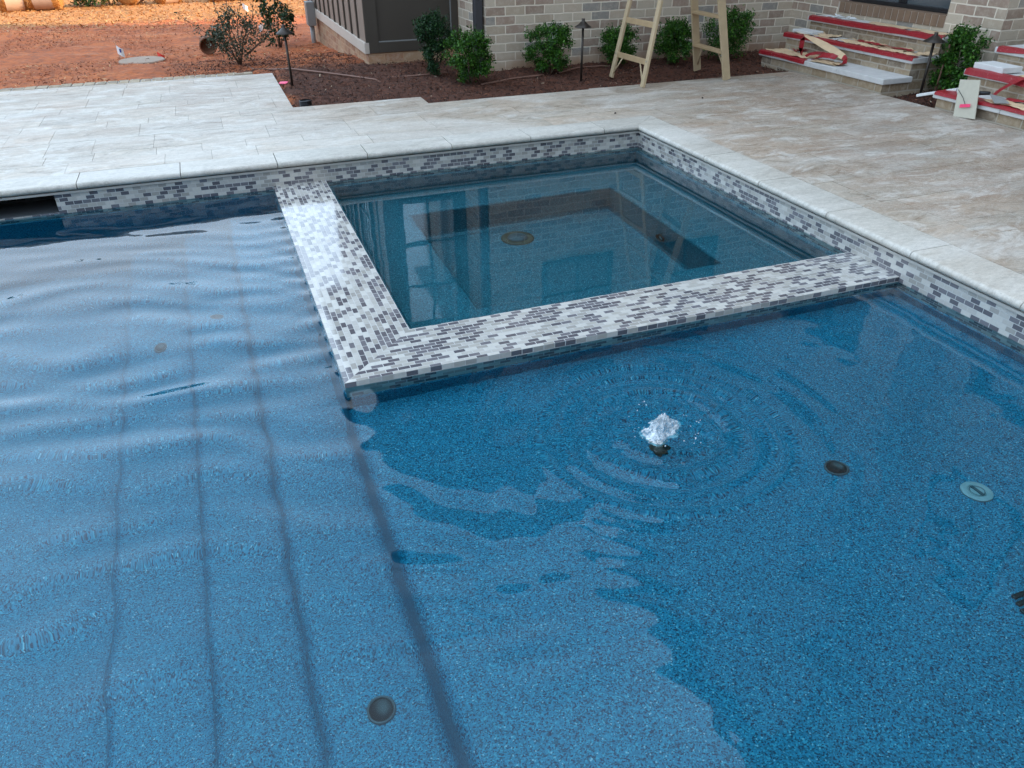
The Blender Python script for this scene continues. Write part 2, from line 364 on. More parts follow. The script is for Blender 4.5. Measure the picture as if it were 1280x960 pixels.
def npmesh(name, V, Fq, mat, rnd=None, smooth=False, parent=None):
    me = bpy.data.meshes.new(name); V = np.asarray(V, dtype=np.float32); Fq = np.asarray(Fq, dtype=np.int32)
    n = Fq.shape[1]; me.vertices.add(len(V)); me.vertices.foreach_set('co', V.ravel())
    me.loops.add(Fq.size); me.loops.foreach_set('vertex_index', Fq.ravel())
    me.polygons.add(len(Fq)); me.polygons.foreach_set('loop_start', np.arange(0, Fq.size, n, dtype=np.int32))
    try: me.polygons.foreach_set('loop_total', np.full(len(Fq), n, dtype=np.int32))
    except Exception: pass
    me.update(calc_edges=True); me.validate()
    if smooth: me.polygons.foreach_set('use_smooth', np.ones(len(Fq), dtype=bool))
    me.materials.append(MT[mat])
    if rnd is not None:
        at = me.color_attributes.new('rnd', 'FLOAT_COLOR', 'POINT'); at.data.foreach_set('color', np.asarray(rnd, dtype=np.float32).ravel())
    o = bpy.data.objects.new(name, me); C.objects.link(o)
    if parent is not None: o.parent = parent; o.location = -parent.location
    return o
def vnoise(x, y, seed=0):
    """smooth value noise, vectorised"""
    xi = np.floor(x).astype(np.int64); yi = np.floor(y).astype(np.int64); fx = x-xi; fy = y-yi
    fx = fx*fx*(3-2*fx); fy = fy*fy*(3-2*fy)
    def h(a, b):
        n = (a*374761393 + b*668265263 + seed*974634777) & 0x7fffffff
        n = ((n ^ (n >> 13))*1274126177) & 0x7fffffff
        return ((n ^ (n >> 16)) & 0xffff)/65535.0
    return (h(xi, yi)*(1-fx)+h(xi+1, yi)*fx)*(1-fy) + (h(xi, yi+1)*(1-fx)+h(xi+1, yi+1)*fx)*fy
def fbm(x, y, o=4, seed=0):
    r = 0; a = .5
    for i in range(o): r = r + a*(vnoise(x, y, seed+i)-.5); x = x*2.03; y = y*2.03; a *= .5
    return r

# ------------------------------------------------------------ dimensions
PX0, PY0 = -9.0, -5.1                       # pool inner (coping edge) x from PX0 to 0, y from PY0 to 0
TW = .027                                   # tile plane behind the coping edge
ZW, ZS, ZT = -.184, -.1745, -.1575           # pool water, spa water, spa wall top
SX, SY, SWD = -2.79, -2.712, .355           # spa wall outer corner and width
DECK = [(-14, -2.43, .263, 3.44), (-2.43, -1.30, .263, 1.69), (-1.30, .263, .263, 1.41), (.263, 2.58, -8, 1.44),
        (-14, -9.263, -8, .263), (-9.263, .263, -8, -5.363)]

# ------------------------------------------------------------ terrain
def gz(x, y):
    x = np.asarray(x, float); y = np.asarray(y, float)
    z = -.035 - .062*np.clip(y-3.45, 0, 4.6) + .05*np.clip((y-10.5)/3, 0, 1)
    z = z - .04*np.clip((y-3.0)/.5, 0, 1)*(x < -2.4)*0
    bed = (x > -2.5) & (y < 3.6)
    z = z + .03*np.clip((y-1.9)/.8, 0, 1)*bed
    z = z + .035*fbm(x*1.7, y*1.7, 3, 3) + .055*fbm(x*7, y*7, 4, 8) + .03*np.maximum(fbm(x*16, y*16, 3, 14), .05)
    z = z + .06*np.exp(-((x+1.6)**2+(y-4.3)**2)/.6)
    for (a, b, c, d) in DECK:
        z = np.where((x > a+.05 if a != .263 else x > a-.05) & (x < b-.05) & (y > c) & (y < d-.05), -.10, z)
        band = (x > a-.06) & (x < b+.06) & (y > c) & (y < d+(.23 if d > 3 else .10)) & (z > -.09)
        z = np.where(band, np.minimum(z, -.022), z)
    z = np.where((x > -9.3) & (x < .3) & (y > -5.4) & (y < .3), -.10, z)
    return z
xs = np.unique(np.round(np.concatenate([[-400, -200, -100, -60, -40], np.arange(-30, -8, 1.0), [-9.2], np.arange(-8, 3.6, .035), [.24], np.arange(3.6, 16, .8), [25, 40, 70, 120, 200, 400]]), 4))
ys = np.unique(np.round(np.concatenate([[-400, -200, -100, -50, -30], np.arange(-20, -6, 1.0), [-5.3], np.arange(-5, .2, .5), [.24], np.arange(.3, 1.3, .2), np.arange(1.3, 8, .035), np.arange(8, 15, .06), np.arange(15, 30, .7), [40, 60, 100, 200, 400]]), 4))
X, Y = np.meshgrid(xs, ys); Z = gz(X, Y); far = (np.abs(X) > 30) | (Y > 40) | (Y < -30); Z[far] = -.2
nx, ny = len(xs), len(ys); I = np.arange(nx*ny).reshape(ny, nx)
cx = (xs[:-1]+xs[1:])/2; cyy = (ys[:-1]+ys[1:])/2; CX, CY = np.meshgrid(cx, cyy)
keep = ~((CX > -9.2) & (CX < .24) & (CY > -5.3) & (CY < .24))
Q = np.stack([I[:-1, :-1], I[:-1, 1:], I[1:, 1:], I[1:, :-1]], -1)[keep]
g = npmesh('ground', np.stack([X, Y, Z], -1).reshape(-1, 3), Q, 'clay_dirt', smooth=True); tag(g, kind='structure')

# mulch chips in the beds
def scatter_chips(n, region, sz, name, mat, label, cat, lift=.004):
    V = []; P = []
    while len(P) < n:
        x = rng.uniform(region[0], region[1]); y = rng.uniform(region[2], region[3])
        if region[4](x, y): P.append((x, y))
    P = np.array(P); z = gz(P[:, 0], P[:, 1]) + lift + rng.uniform(0, .012, n)
    a = rng.uniform(0, math.pi*2, n); l = rng.uniform(.4, 1.3, n)*sz; wd = l*rng.uniform(.12, .5, n); tl = rng.normal(0, .35, n); t2 = rng.normal(0, .35, n)
    dx = np.stack([np.cos(a)*np.cos(tl), np.sin(a)*np.cos(tl), np.sin(tl)], -1); dy = np.stack([-np.sin(a)*np.cos(t2), np.cos(a)*np.cos(t2), np.sin(t2)], -1)
    c = np.stack([P[:, 0], P[:, 1], z], -1)
    V = np.stack([c-dx*l[:, None]-dy*wd[:, None], c+dx*l[:, None]-dy*wd[:, None]*.6, c+dx*l[:, None]+dy*wd[:, None]*.8, c-dx*l[:, None]*.8+dy*wd[:, None]], 1).reshape(-1, 3)
    r = np.repeat(rng.uniform(0, 1, (n, 1)), 4, 0); rn = np.concatenate([r, r, r, np.ones_like(r)], 1)
    o = npmesh(name, V, np.arange(n*4).reshape(-1, 4), mat, rn); tag(o, label, cat, None, 'stuff'); return o
def inbed(x, y):
    if x < -2.43: return y > 3.6 and (x+2.6)**2*.9+(y-4.6)**2*.5 < .8*rng.uniform(.2, 1.3)
    if x < -1.30: return y > 1.71 and y < 5.2 + rng.normal(0, .5)
    if x < .263: return y > 1.43
    return y > 1.46
scatter_chips(26000, (-3.5, 3.4, 1.41, 5.6, lambda x, y: inbed(x, y) and (y < 2.68 or x < -.32 and y < 3.58 or x < -1.4)), .012, 'bark_mulch', 'mulch', 'dark reddish bark mulch spread in the bed along the house', 'mulch')
scatter_chips(2500, (2.6, 3.45, -.36, .22, lambda x, y: True), .012, 'bark_mulch', 'mulch', 'dark bark mulch in the gap between the two flights of steps', 'mulch')
scatter_chips(14000, (-9, 1, 10.6, 15.6, lambda x, y: y > 11+rng.normal(0, .5)), .028, 'loose_straw', 'straw', 'sunlit loose straw scattered over the far clay slope', 'straw', .01)

scatter_chips(16000, (-9, -1.4, 3.7, 11.5, lambda x, y: vnoise(np.array(x*1.3), np.array(y*1.3), 77) > .35), .016, 'clay_crumbs', 'clay_crumb', 'crumbs of red clay and straw bits lying over the bare yard', 'clay crumbs')
# ------------------------------------------------------------ patio pavers
def pavers():
    b = MB(); rn = []; y = -8.0; k = 0; hs = [.406, .203, .406, .406, .203]
    gap = .0011
    while y < 3.44:
        h = hs[k % 5]; x = -14.2 - rng.uniform(0, .5)
        while x < 2.6:
            l = float(rng.choice([.61, .406, .61, .813, .305] if h > .3 else [.406, .61, .305])); r = rng.uniform(0, 1, 3); dz = rng.uniform(-.0012, .0)
            for (a, c, e, d) in DECK:
                x0, x1, y0, y1 = max(x, a), min(x+l, c), max(y, e), min(y+h, d)
                if x1-x0 < .003 or y1-y0 < .003: continue
                g0 = gap if x0 == x else 0; g1 = gap if x1 == x+l else 0; g2 = gap if y0 == y else 0; g3 = gap if y1 == y+h else 0
                n0 = len(b.v); b.box(x0+g0, x1-g1, y0+g2, y1-g3, -.032, dz); rn += [(r[0], r[1], r[2], 1)]*(len(b.v)-n0)
            x += l
        y += h; k += 1
    o = b.build('patio', 'travertine', rnd=rn); tag(o, kind='structure')
    bb = MB()
    for (a, c, e, d) in DECK: bb.box(a+.001, c-.001, e+.001, d-.001, -.09, -.0055)
    o = bb.build('patio_bedding', 'bedding'); tag(o, kind='structure')
pavers()
# flush brick border behind the left patio
b = MB(); x = -14.0
while x < -2.86:
    b.box(x+.004, x+.098, 3.446, 3.446+.19, -.05, -.002+rng.uniform(-.004, .003)); x += .104
b.box(-2.80, -2.62, 3.47, 3.54, -.05, .008); b.box(-2.7, -2.62, 3.56, 3.68, -.06, -.01)
e_ = b.build('brick_edging', 'step_brick', uv=True, bevel=.004)
b = MB(); b.box(-14, -2.86, 3.442, 3.634, -.08, -.010); gj = b.build('mortar_bed', 'grout', e_)
tag(e_, 'single row of tan bricks bordering the back of the left patio', 'edging')

# ------------------------------------------------------------ swimming pool
pool = thing('swimming_pool', 'blue pebble-lined swimming pool with raised mosaic-tiled spa in its corner', 'swimming pool', (-4.5, -2.5, 0))
prof = [(.26, -.04), (.26, 0), (.018, 0), (.010, -.0025), (.004, -.008), (.001, -.015), (0, -.021), (.001, -.027), (.005, -.034), (.012, -.039), (.02, -.04)]
def coping_side(o, u, n, Ln, cuts):
    o = Vector(o); u = Vector(u); n = Vector(n); cs = [None]+cuts+[None]
    for i in range(len(cs)-1):
        b = MB(); nseg = 6; rows = []; jt = rng.uniform(-.0012, .0012)
        for (d, z) in prof:
            s0 = -d+.0012 if cs[i] is None else cs[i]+.0024; s1 = Ln+d-.0012 if cs[i+1] is None else cs[i+1]-.0024
            for j in range(nseg+1):
                s = s0+(s1-s0)*j/nseg; wob = .0012*math.sin(s*31+i)+.001*math.sin(s*77) if d < .02 else 0
                p = o+u*s+n*(d+wob); b.v.append((p.x, p.y, z+jt*(d > .1)))
        P_ = len(prof)
        for a in range(P_-1):
            for j in range(nseg): b.f.append((a*(nseg+1)+j, a*(nseg+1)+j+1, (a+1)*(nseg+1)+j+1, (a+1)*(nseg+1)+j))
        for j in range(nseg): b.f.append(((P_-1)*(nseg+1)+j, (P_-1)*(nseg+1)+j+1, j+1, j))
        b.f.append(tuple(a*(nseg+1) for a in range(P_))); b.f.append(tuple(a*(nseg+1)+nseg for a in reversed(range(P_))))
        b.m = [0]*len(b.f); r = rng.uniform(0, 1, 3)
        ob = b.build('coping_stone', 'coping_stone_mat', pool, rnd=[(r[0], r[1], r[2], 1)]*len(b.v))
        me = ob.data; me.polygons.foreach_set('use_smooth', [len(p.vertices) == 4 for p in me.polygons]); me.set_sharp_from_angle(angle=R(50))
coping_side((0, 0, 0), (-1, 0, 0), (0, 1, 0), 9.0, [.29+.6125*k for k in range(15) if .29+.6125*k < 8.8])
coping_side((0, PY0, 0), (0, 1, 0), (1, 0, 0), 5.1, [5.1-c for c in reversed([.31+.6125*k for k in range(8)])])
coping_side((PX0, PY0, 0), (1, 0, 0), (0, -1, 0), 9.0, [.3+.61*k for k in range(15) if .3+.61*k < 8.8])
coping_side((PX0, 0, 0), (0, -1, 0), (-1, 0, 0), 5.1, [.3+.61*k for k in range(8)])
# mortar strip under the coping, tile band, submerged plaster walls
SKX0, SKX1, SKZ0, SKZ1 = -4.56, -4.11, -.176, -.073
def ring(b, x0, x1, y0, y1, z0, z1, t=.02, skim=False):
    """four walls facing inwards"""
    b.box(x0-t, x1+t, y0-t, y0, z0, z1); b.box(x0-t, x0, y0, y1, z0, z1); b.box(x1, x1+t, y0, y1, z0, z1)
    if not skim: b.box(x0-t, x1+t, y1, y1+t, z0, z1)
    else:
        b.box(x0-t, SKX0, y1, y1+t, z0, z1); b.box(SKX1, x1+t, y1, y1+t, z0, z1)
        if z1 > SKZ1: b.box(SKX0, SKX1, y1, y1+t, SKZ1, z1)
        b.box(SKX0, SKX1, y1, y1+t, z0, SKZ0)
b = MB(); ring(b, PX0-.014, .014, PY0-.014, .014, -.060, -.0465, .10); ring(b, PX0-.05, .05, PY0-.05, .05, -.0465, -.0395, .03); b.build('mortar_strip', 'grout', pool)
b = MB(); ring(b, PX0-TW, TW, PY0-TW, TW, -.30, -.0605, .02, True); b.build('tile_band', 'mosaic_tile', pool, uv=True, vo=.0605+.0254*12)
b = MB()
x0, x1, y0, y1 = PX0-.012, .012, PY0-.012, .012
ring(b, x0, x1, y0, y1, -1.45, -.272, .06); wl = b.build('pool_wall', 'pool_plaster', pool, bevel=.006)
b = MB(); b.box(PX0-.1, SX-1.0, PY0-.1, .1, -1.45, -1.32); b.build('pool_floor', 'pool_plaster', pool)
def prof_extrude(name, pts, ya, yb, n=1, parent=pool):
    b = MB(); k = len(pts)
    for j in range(n+1):
        yy = ya+(yb-ya)*j/n; b.v += [(p[0], yy, p[1]) for p in pts]
    for j in range(n):
        for i in range(k-1): b.f.append((j*k+i, j*k+i+1, (j+1)*k+i+1, (j+1)*k+i))
    b.m = [0]*len(b.f); return b.build(name, 'pool_plaster', parent, smooth=True)
def nose(x0, x1, zt, zb, r=.045, cove=.045):
    """tread from x0 (right) to x1 (left edge, rounded), riser down to zb with a cove"""
    p = [(x0, zt), (x1+r+.05, zt), (x1+r+.01, zt)]
    for i in range(7): a = math.pi/2*i/6; p.append((x1+r-r*math.sin(a), zt-r+r*math.cos(a)))
    p.append((x1, zt-r-.03))
    for i in range(6): a = math.pi/2*i/5; p.append((x1-cove+cove*math.cos(a), zb+cove-cove*math.sin(a)))
    p.append((x1-cove-.012, zb-.001)); p.append((x1-cove-.03, zb-.006)); return p
prof_extrude('tanning_shelf', nose(.012, -2.795, -.35, -.66), PY0-.02, SY+.05, 8)
E_ = [-2.795, -3.125, -3.43, -3.78]; ZZ = [-.44, -.66, -.88, -1.10, -1.32]
for i in range(1, 4): prof_extrude('step', nose(-2.77 if i == 1 else E_[i-1]-.042, E_[i], ZZ[i], ZZ[i+1]), PY0-.02, .02, 10)
# skimmer
sk = MB(); sk.box(SKX0, SKX1, .34, .36, -.3, SKZ1); sk.box(SKX0-.02, SKX0, TW, .36, -.3, SKZ1); sk.box(SKX0, SKX1, TW, .36, SKZ1, SKZ1+.01)
so_ = sk.build('skimmer_mouth', 'black_plastic', pool)
b = MB(); b.box(SKX1, SKX1+.019, TW+.02, .34, -.28, SKZ1); b.build('skimmer_cheek', 'mosaic_tile', so_, uv=True, vo=.0605+.0254*12).location = (0, 0, 0)
b = MB(); b.box(SKX0, SKX1, TW+.001, .34, -.3, SKZ0+.002); b.build('skimmer_sill', 'dark_grey_plastic', so_).location = (0, 0, 0)
# spa walls
SXI, SYI = SX+SWD, SY+SWD
cr = MB()   # left arm
cr.add([(SX, TW, ZT), (SX, SY, ZT), (SXI, SYI, ZT), (SXI, TW, ZT)], [(0, 1, 2, 3)])
cr.add([(SX, SY, ZT), (SX, TW, ZT), (SX, TW, -.30), (SX, SY, -.30)], [(0, 1, 2, 3)])
cr.add([(SXI, SYI, ZT), (SXI, TW, ZT), (SXI, TW, -.30), (SXI, SYI, -.30)], [(3, 2, 1, 0)])
lw = cr.build('spa_wall', 'mosaic_tile', pool, uv=True, rot=True, vo=-ZT+.0254*4)
cr = MB()
cr.add([(SX, SY, ZT), (TW, SY, ZT), (TW, SYI, ZT), (SXI, SYI, ZT)], [(0, 1, 2, 3)])
cr.add([(SX, SY, ZT), (TW, SY, ZT), (TW, SY, -.30), (SX, SY, -.30)], [(3, 2, 1, 0)])
cr.add([(SXI, SYI, ZT), (TW, SYI, ZT), (TW, SYI, -.30), (SXI, SYI, -.30)], [(0, 1, 2, 3)])
fw = cr.build('spa_wall', 'mosaic_tile', pool, uv=True, vo=-ZT+.0254*4)
b = MB()
b.box(SX-.006, SX+.03, SY-.006, .02, -.70, -.262); b.box(SX-.006, .012, SY-.006, SY+.03, -.5, -.262)
b.build('spa_wall_base', 'pool_plaster', pool, bevel=.012)
# spa basin: lofted rectangles
def loft(name, loops, mat, parent, cap=True):
    b = MB()
    for (x0, x1, y0, y1, z) in loops: b.v += [(x0, y0, z), (x1, y0, z), (x1, y1, z), (x0, y1, z)]
    for i in range(len(loops)-1):
        for j in range(4): b.f.append((i*4+j, i*4+(j+1) % 4, (i+1)*4+(j+1) % 4, (i+1)*4+j))
    if cap: k = (len(loops)-1)*4; b.f.append((k, k+1, k+2, k+3))
    b.m = [0]*len(b.f); return b.build(name, mat, parent)
def rect(o, z): return (SXI+o, .027-o, SYI+o, .027-o, z)
loft('spa_basin', [rect(-.003, -.262), rect(.028, -.264), rect(.036, -.275), rect(.040, -.53), rect(.055, -.56), rect(.08, -.57),
                   rect(.44, -.57), rect(.463, -.574), rect(.474, -.584), rect(.478, -.60), rect(.486, -.95), rect(.50, -.985), rect(.535, -1.0)], 'spa_plaster', pool)
# fittings
def fitting(name, c, r, kind, ax='z'):
    b = MB()
    if kind == 'drain':
        b.lathe([(r, 0), (r, .006), (r*.86, .014), (r*.62, .016), (r*.60, .012)], c, mi=0, axis=ax)
        b.lathe([(r*.6, .012), (r*.55, .026), (r*.3, .036), (0.0001, .038)], c, mi=1, axis=ax); return b.build(name, ['bronze_fitting', 'dark_grey_plastic'], pool, smooth=True)
    if kind == 'sleeve':
        b.lathe([(r, .0), (r, .005), (r*.93, .008), (r*.85, .008), (r*.83, .003)], c, mi=0); b.lathe([(r*.83, .003), (r*.8, -.0002), (0.0001, .0005)], c, mi=1)
        return b.build(name, ['dark_grey_plastic', 'black_plastic'], pool, smooth=True)
    if kind == 'cover':
        b.lathe([(r, 0), (r*.98, .008), (r*.8, .011), (r*.62, .010), (r*.55, .006), (r*.5, .010), (0.0001, .011)], c, mi=0)
        b.lathe([(r*.50, .0115), (r*.44, .0115)], c, mi=1); b.box(c[0]-.006, c[0]+.006, c[1]-r*.5, c[1]+r*.5, c[2]+.009, c[2]+.015, 1)
        return b.build(name, ['grey_plastic', 'dark_grey_plastic'], pool, smooth=False)
fitting('drain_cover', (-1.28, -.704, -.999), .115, 'drain')
fitting('umbrella_sleeve', (-1.22, -3.74, -.3485), .044, 'sleeve')
fitting('drain_cover', (-.865, -4.022, -.3485), .052, 'cover')
fitting('umbrella_sleeve', (-2.951, -3.942, -.6585), .042, 'sleeve')
fitting('return_fitting', (-3.279, -1.236, -.8785), .036, 'sleeve')
fitting('return_fitting', (-3.60, -1.24, -1.0985), .034, 'sleeve')
b = MB(); b.lathe([(.045, -.016), (.045, .0), (.03, .002)], (-.4685, -1.234, -.80), axis='x'); b.lathe([(.03, .002), (.012, .004), (.0001, .0)], (-.4685, -1.234, -.80), axis='x', mi=1)
o = b.build('jet_fitting', ['black_plastic', 'grey_plastic'], pool, smooth=True)
b = MB(); b.lathe([(.038, 0), (.038, .01), (.026, .018), (.016, .04), (.010, .04)], (-1.756, -3.412, -.3485))
b.build('bubbler_nozzle', 'bronze_fitting', pool, smooth=True)
b = MB(); [b.box(-1.215+.012*k, -1.08, -4.54+.024*k, -4.524+.024*k, -.3485, -.338) for k in range(6)]; b.build('shelf_grate', 'black_plastic', pool, bevel=.003)

# ------------------------------------------------------------ water surfaces
BX, BY = -1.762, -3.43
def wave(x, y):
    r = np.hypot(x-BX, y-BY)+1e-6; th = np.arctan2(y-BY, x-BX)
    wob = .022*np.sin(th*3+.7)+.012*np.sin(th*5+2)+.02*fbm(x*5, y*5, 2, 21)
    rr = r*(1+wob*.8)
    A = .0030*np.exp(-((rr-.26)/.17)**2)*(.5+vnoise(x*4, y*4, 15))
    z = A*np.sin(2*math.pi*rr/.12) + .0050*np.exp(-((rr-.455)/.028)**2)*(.6+.6*vnoise(x*5, y*5, 12)) - .0016*np.exp(-((rr-.41)/.03)**2)
    z = z + .0052*np.exp(-(rr/.30)**2)*fbm(x*15, y*15, 3, 5)*2.2
    z = z + .0006*np.exp(-((rr-.6)/.35)**2)*np.sin(2*math.pi*rr/.12+1)
    q = x*.35+y*.94+.35*fbm(x*1.6, y*1.6, 3, 41)*2; ms_ = np.clip((x+2.9)/.2, 0, 1)*np.clip((-.9-x)/1.0, 0, 1)
    z = z + .0022*ms_*np.sin(q*2*math.pi/.27)*vnoise(x*2.2, y*3.5, 43)
    # broad swell in the deep part: crests roughly parallel to the far wall
    m = 1/(1+np.exp((x+2.75)/.22)); m2 = .10 + .9*m
    wx = x+.35*fbm(x*1.1, y*1.1, 3, 31)*2; wy = y+.45*fbm(x*.8+7, y*.9, 3, 35)*2
    sw = .0032*np.sin(wy*2*math.pi/.46 + wx*2.1) + .0022*np.sin(wy*2*math.pi/.31 - wx*4.6+1.3) + .0016*np.sin(wy*2*math.pi/.19 + wx*8+.4)
    sw = sw*(.55+.9*vnoise(x*1.3, y*1.5, 50))
    z = z + sw*m2*(.62+.25*np.clip((y+4.6)/2.0, 0, 1)-.52*np.clip((y+2.4)/1.6, 0, 1))
    # wavelets running off the spa wall
    d = SX-x; fr = np.exp(-np.clip(d, 0, 9)/.16)*(d > 0)*(y > SY-.1)
    z = z + .0019*fr*np.sin(y*2*math.pi/.165+2.5*fbm(x*3, y*2, 2, 61)*2)
    z = z + .0016*fbm(x*3.1, y*4.5, 4, 71)*(.55+.85*m) + .00055*fbm(x*17, y*17, 2, 75)
    return z
def grid(name, xs, ys, z0, fn, cut=None):
    X, Y = np.meshgrid(xs, ys); Z = z0+fn(X, Y); I = np.arange(X.size).reshape(X.shape)
    Q = np.stack([I[:-1, :-1], I[:-1, 1:], I[1:, 1:], I[1:, :-1]], -1)
    if cut is not None:
        CX = (xs[:-1]+xs[1:])/2; CY = (ys[:-1]+ys[1:])/2; cX, cY = np.meshgrid(CX, CY); Q = Q[~cut(cX, cY)]
    else: Q = Q.reshape(-1, 4)
    return tag(npmesh(name, np.stack([X, Y, Z], -1).reshape(-1, 3), Q, 'water', smooth=True), kind='structure')
xs = np.unique(np.round(np.concatenate([np.arange(PX0-.04, -5.5, .06), np.arange(-5.5, -2.78, .016), [SX+.004], np.arange(-2.78, -2.4, .014), np.arange(-2.4, -1.2, .0065), np.arange(-1.2, .04, .014)]), 4))
ys = np.unique(np.round(np.concatenate([np.arange(PY0-.04, -4.0, .016), np.arange(-4.0, -2.85, .0065), np.arange(-2.85, -2.72, .013), [SY+.004], np.arange(-2.70, .04, .016)]), 4))
grid('pool_water', xs, ys, ZW, wave, lambda x, y: (x > SX+.004) & (y > SY+.004))
grid('spa_water', np.arange(SXI-.004, .04, .018), np.arange(SYI-.004, .04, .018), ZS, lambda x, y: .0011*fbm(x*2.2, y*2.2, 3, 91)+.00022*fbm(x*9, y*9, 2, 95)*np.exp(-((x-SXI-.2)/.6)**2)*2)

# bubbling water
jet = thing('bubbling_fountain', 'white foaming bubbler rising through the shallow shelf water', 'fountain', (BX, BY, ZW))
b = MB()
def blob(b, c, r, mi=0, n=8):
    v = []; f = []
    for i in range(n//2+1):
        t = math.pi*i/(n//2)
        for j in range(n): a = 2*math.pi*j/n; v.append((c[0]+r*math.sin(t)*math.cos(a), c[1]+r*math.sin(t)*math.sin(a), c[2]+r*math.cos(t)))
    for i in range(n//2):
        for j in range(n): f.append((i*n+j, i*n+(j+1) % n, (i+1)*n+(j+1) % n, (i+1)*n+j))
    b.add(v, f, mi)
nr, na = 34, 72
for i in range(nr+1):
    q = i/nr
    for j in range(na):
        a = 2*math.pi*j/na; cxx, cyy_ = math.cos(a), math.sin(a); rr = .074*q*(1+.25*math.sin(a*2+.6)+.12*math.sin(a*5))
        f1 = float(fbm(np.array(40+cxx*rr*70), np.array(40+cyy_*rr*70), 4, 7)); f2 = float(fbm(np.array(9+cxx*rr*150), np.array(9+cyy_*rr*150), 3, 17))
        hh = .066*max(0, 1-q)**1.25*(1+.8*f1*2)+.018*f2*(1-q*.6)+.012*f1*(1-q)
        b.v.append((BX+cxx*rr+.010*f2, BY+cyy_*rr+.012+.010*f1, ZW-.004+max(0, hh)+.004*(1-q)))
for i in range(nr):
    for j in range(na): b.f.append((i*na+j, (i+1)*na+j, (i+1)*na+(j+1) % na, i*na+(j+1) % na))
b.m = [0]*len(b.f)
for k in range(140):
    t = rng.uniform(0, 1); a = rng.uniform(0, 6.283); rad = (1-t)*.07*math.sqrt(rng.uniform(0, 1))+.004
    blob(b, (BX+rad*math.cos(a), BY+rad*math.sin(a)*.9+.01, ZW+t*.07*rng.uniform(.7, 1.05)), rng.uniform(.0012, .0032), n=6)
o = b.build('foam_mound', 'foam', jet, smooth=True)
b = MB()
for k in range(60):
    a = rng.uniform(0, 6.283); rad = rng.uniform(.05, .22)*rng.uniform(.5, 1)
    blob(b, (BX+rad*math.cos(a)+.03, BY+rad*math.sin(a)+.02, ZW+.0005+rng.uniform(0, .001)), rng.uniform(.0012, .0035), n=6)
tag(b.build('droplets', 'foam', jet, smooth=True), kind='stuff'); tag(o, kind='stuff')

# ------------------------------------------------------------ house
house = thing('brick_house', 'pale washed-brick house with a dark grey siding bay and two back doors', 'house', (4, 3, 0))
WB = 'washed_brick'
def bx(name, mat, args, uv=False, parent=house, bevel=0):
    b = MB()
    for a in (args if isinstance(args, list) else [args]): b.box(*a)
    o = b.build(name, mat, parent, uv=uv, bevel=bevel)
    if parent is not None and parent is not house and parent.parent is house: o.location = (0, 0, 0)
    return o
EV, EVB = 4.5, 10.0
bx('wall', WB, (-.32, 3.45, 2.68, 3.62, -.4, EV), True)
bx('wall', WB, (-.32, 3.45, 8.0, 8.2, -.5, EV), True)
# east block with door recess
DW = 3.45
bx('wall', WB, [(DW, 3.9, 1.93, 5.3, -.3, EVB), (DW, 3.9, -.10, .50, -.3, EVB), (DW, 3.9, .50, 1.93, -.3, .470), (DW, 3.9, .50, 1.93, 2.75, EVB)], True)
bx('wall', WB, [(4.1, 4.4, -2.6, -.10, -.3, .47), (4.1, 4.4, -2.6, -1.9, .47, EVB), (4.1, 4.4, -.45, -.10, .47, EVB), (4.1, 4.4, -1.9, -.45, 2.75, EVB), (3.9, 4.1, -.102, .3, -.3, EVB)], True)
bx('wall', WB, [(DW, 12, -14, -2.6, -.3, EVB)], True)
bx('wall', WB, [(4.4, 12, -2.6, 5.28, -.3, EVB)], True)
# soldier-course thresholds
for (xx, y0, y1) in ((DW-.012, .50, 1.93), (4.088, -1.9, -.45)):
    b = MB(); y = y0+.004
    while y < y1-.03: b.box(xx, xx+.16, y, y+.072, .472, .575); y += .083
    th = b.build('threshold', 'threshold_brick', house, bevel=.004)
    b = MB(); b.box(xx+.008, xx+.158, y0, y1, .471, .570); b.build('threshold_mortar', 'trim_cream', th).location = (0, 0, 0)
def door(xp, y0, y1, z0, z1):
    b = MB(); b.box(xp, xp+.08, y0, y0+.07, z0, z1); b.box(xp, xp+.08, y1-.07, y1, z0, z1); b.box(xp, xp+.08, y0+.07, y1-.07, z1-.07, z1); b.box(xp-.03, xp+.08, y0+.07, y1-.07, z0, z0+.035)
    b.box(xp+.02, xp+.06, (y0+y1)/2-.05, (y0+y1)/2+.05, z0+.035, z1-.07)
    d = b.build('door', 'dark_frame', house, bevel=.004)
    b = MB(); b.box(xp+.035, xp+.05, y0+.07, y1-.07, z0+.035, z1-.07); b.build('pane', 'window_glass', d).location = (0, 0, 0)
door(DW+.13, .50, 1.93, .576, 2.75); door(4.23, -1.9, -.45, .576, 2.75)
# siding bay
BXL, BY_ = -1.38, 3.62
bx('bay_core', 'grey_siding', (BXL+.03, -.32, BY_+.03, 8.2, .1, EV)); bx('foundation', 'stained_brick', (BXL+.015, -.322, BY_+.015, 8.18, -.7, .098), True)
fr = [(BXL, BXL+.14, BY_, BY_+.03, .10, EV), (-.40, -.322, BY_, BY_+.03, .10, EV), (BXL+.14, -.40, BY_, BY_+.03, .10, .205), (BXL+.14, -.40, BY_, BY_+.03, 3.05, 3.25), (BXL+.14, -.40, BY_, BY_+.03, 1.02, 1.17)]
bx('bay_trim', 'grey_siding', fr, bevel=.003)
bx('panel_moulding', 'utility_grey', [(BXL+.14, -.40, BY_+.012, BY_+.029, .206, .215), (-.408, -.401, BY_+.012, BY_+.029, .216, 1.0)])
bx('side_siding', 'taupe_siding', (BXL, BXL+.03, BY_+.031, 8.2, .21, EV))
bt = []
yy = 3.98
while yy < 8.1: bt.append((BXL-.018, BXL-.001, yy, yy+.045, .215, EV)); yy += .40
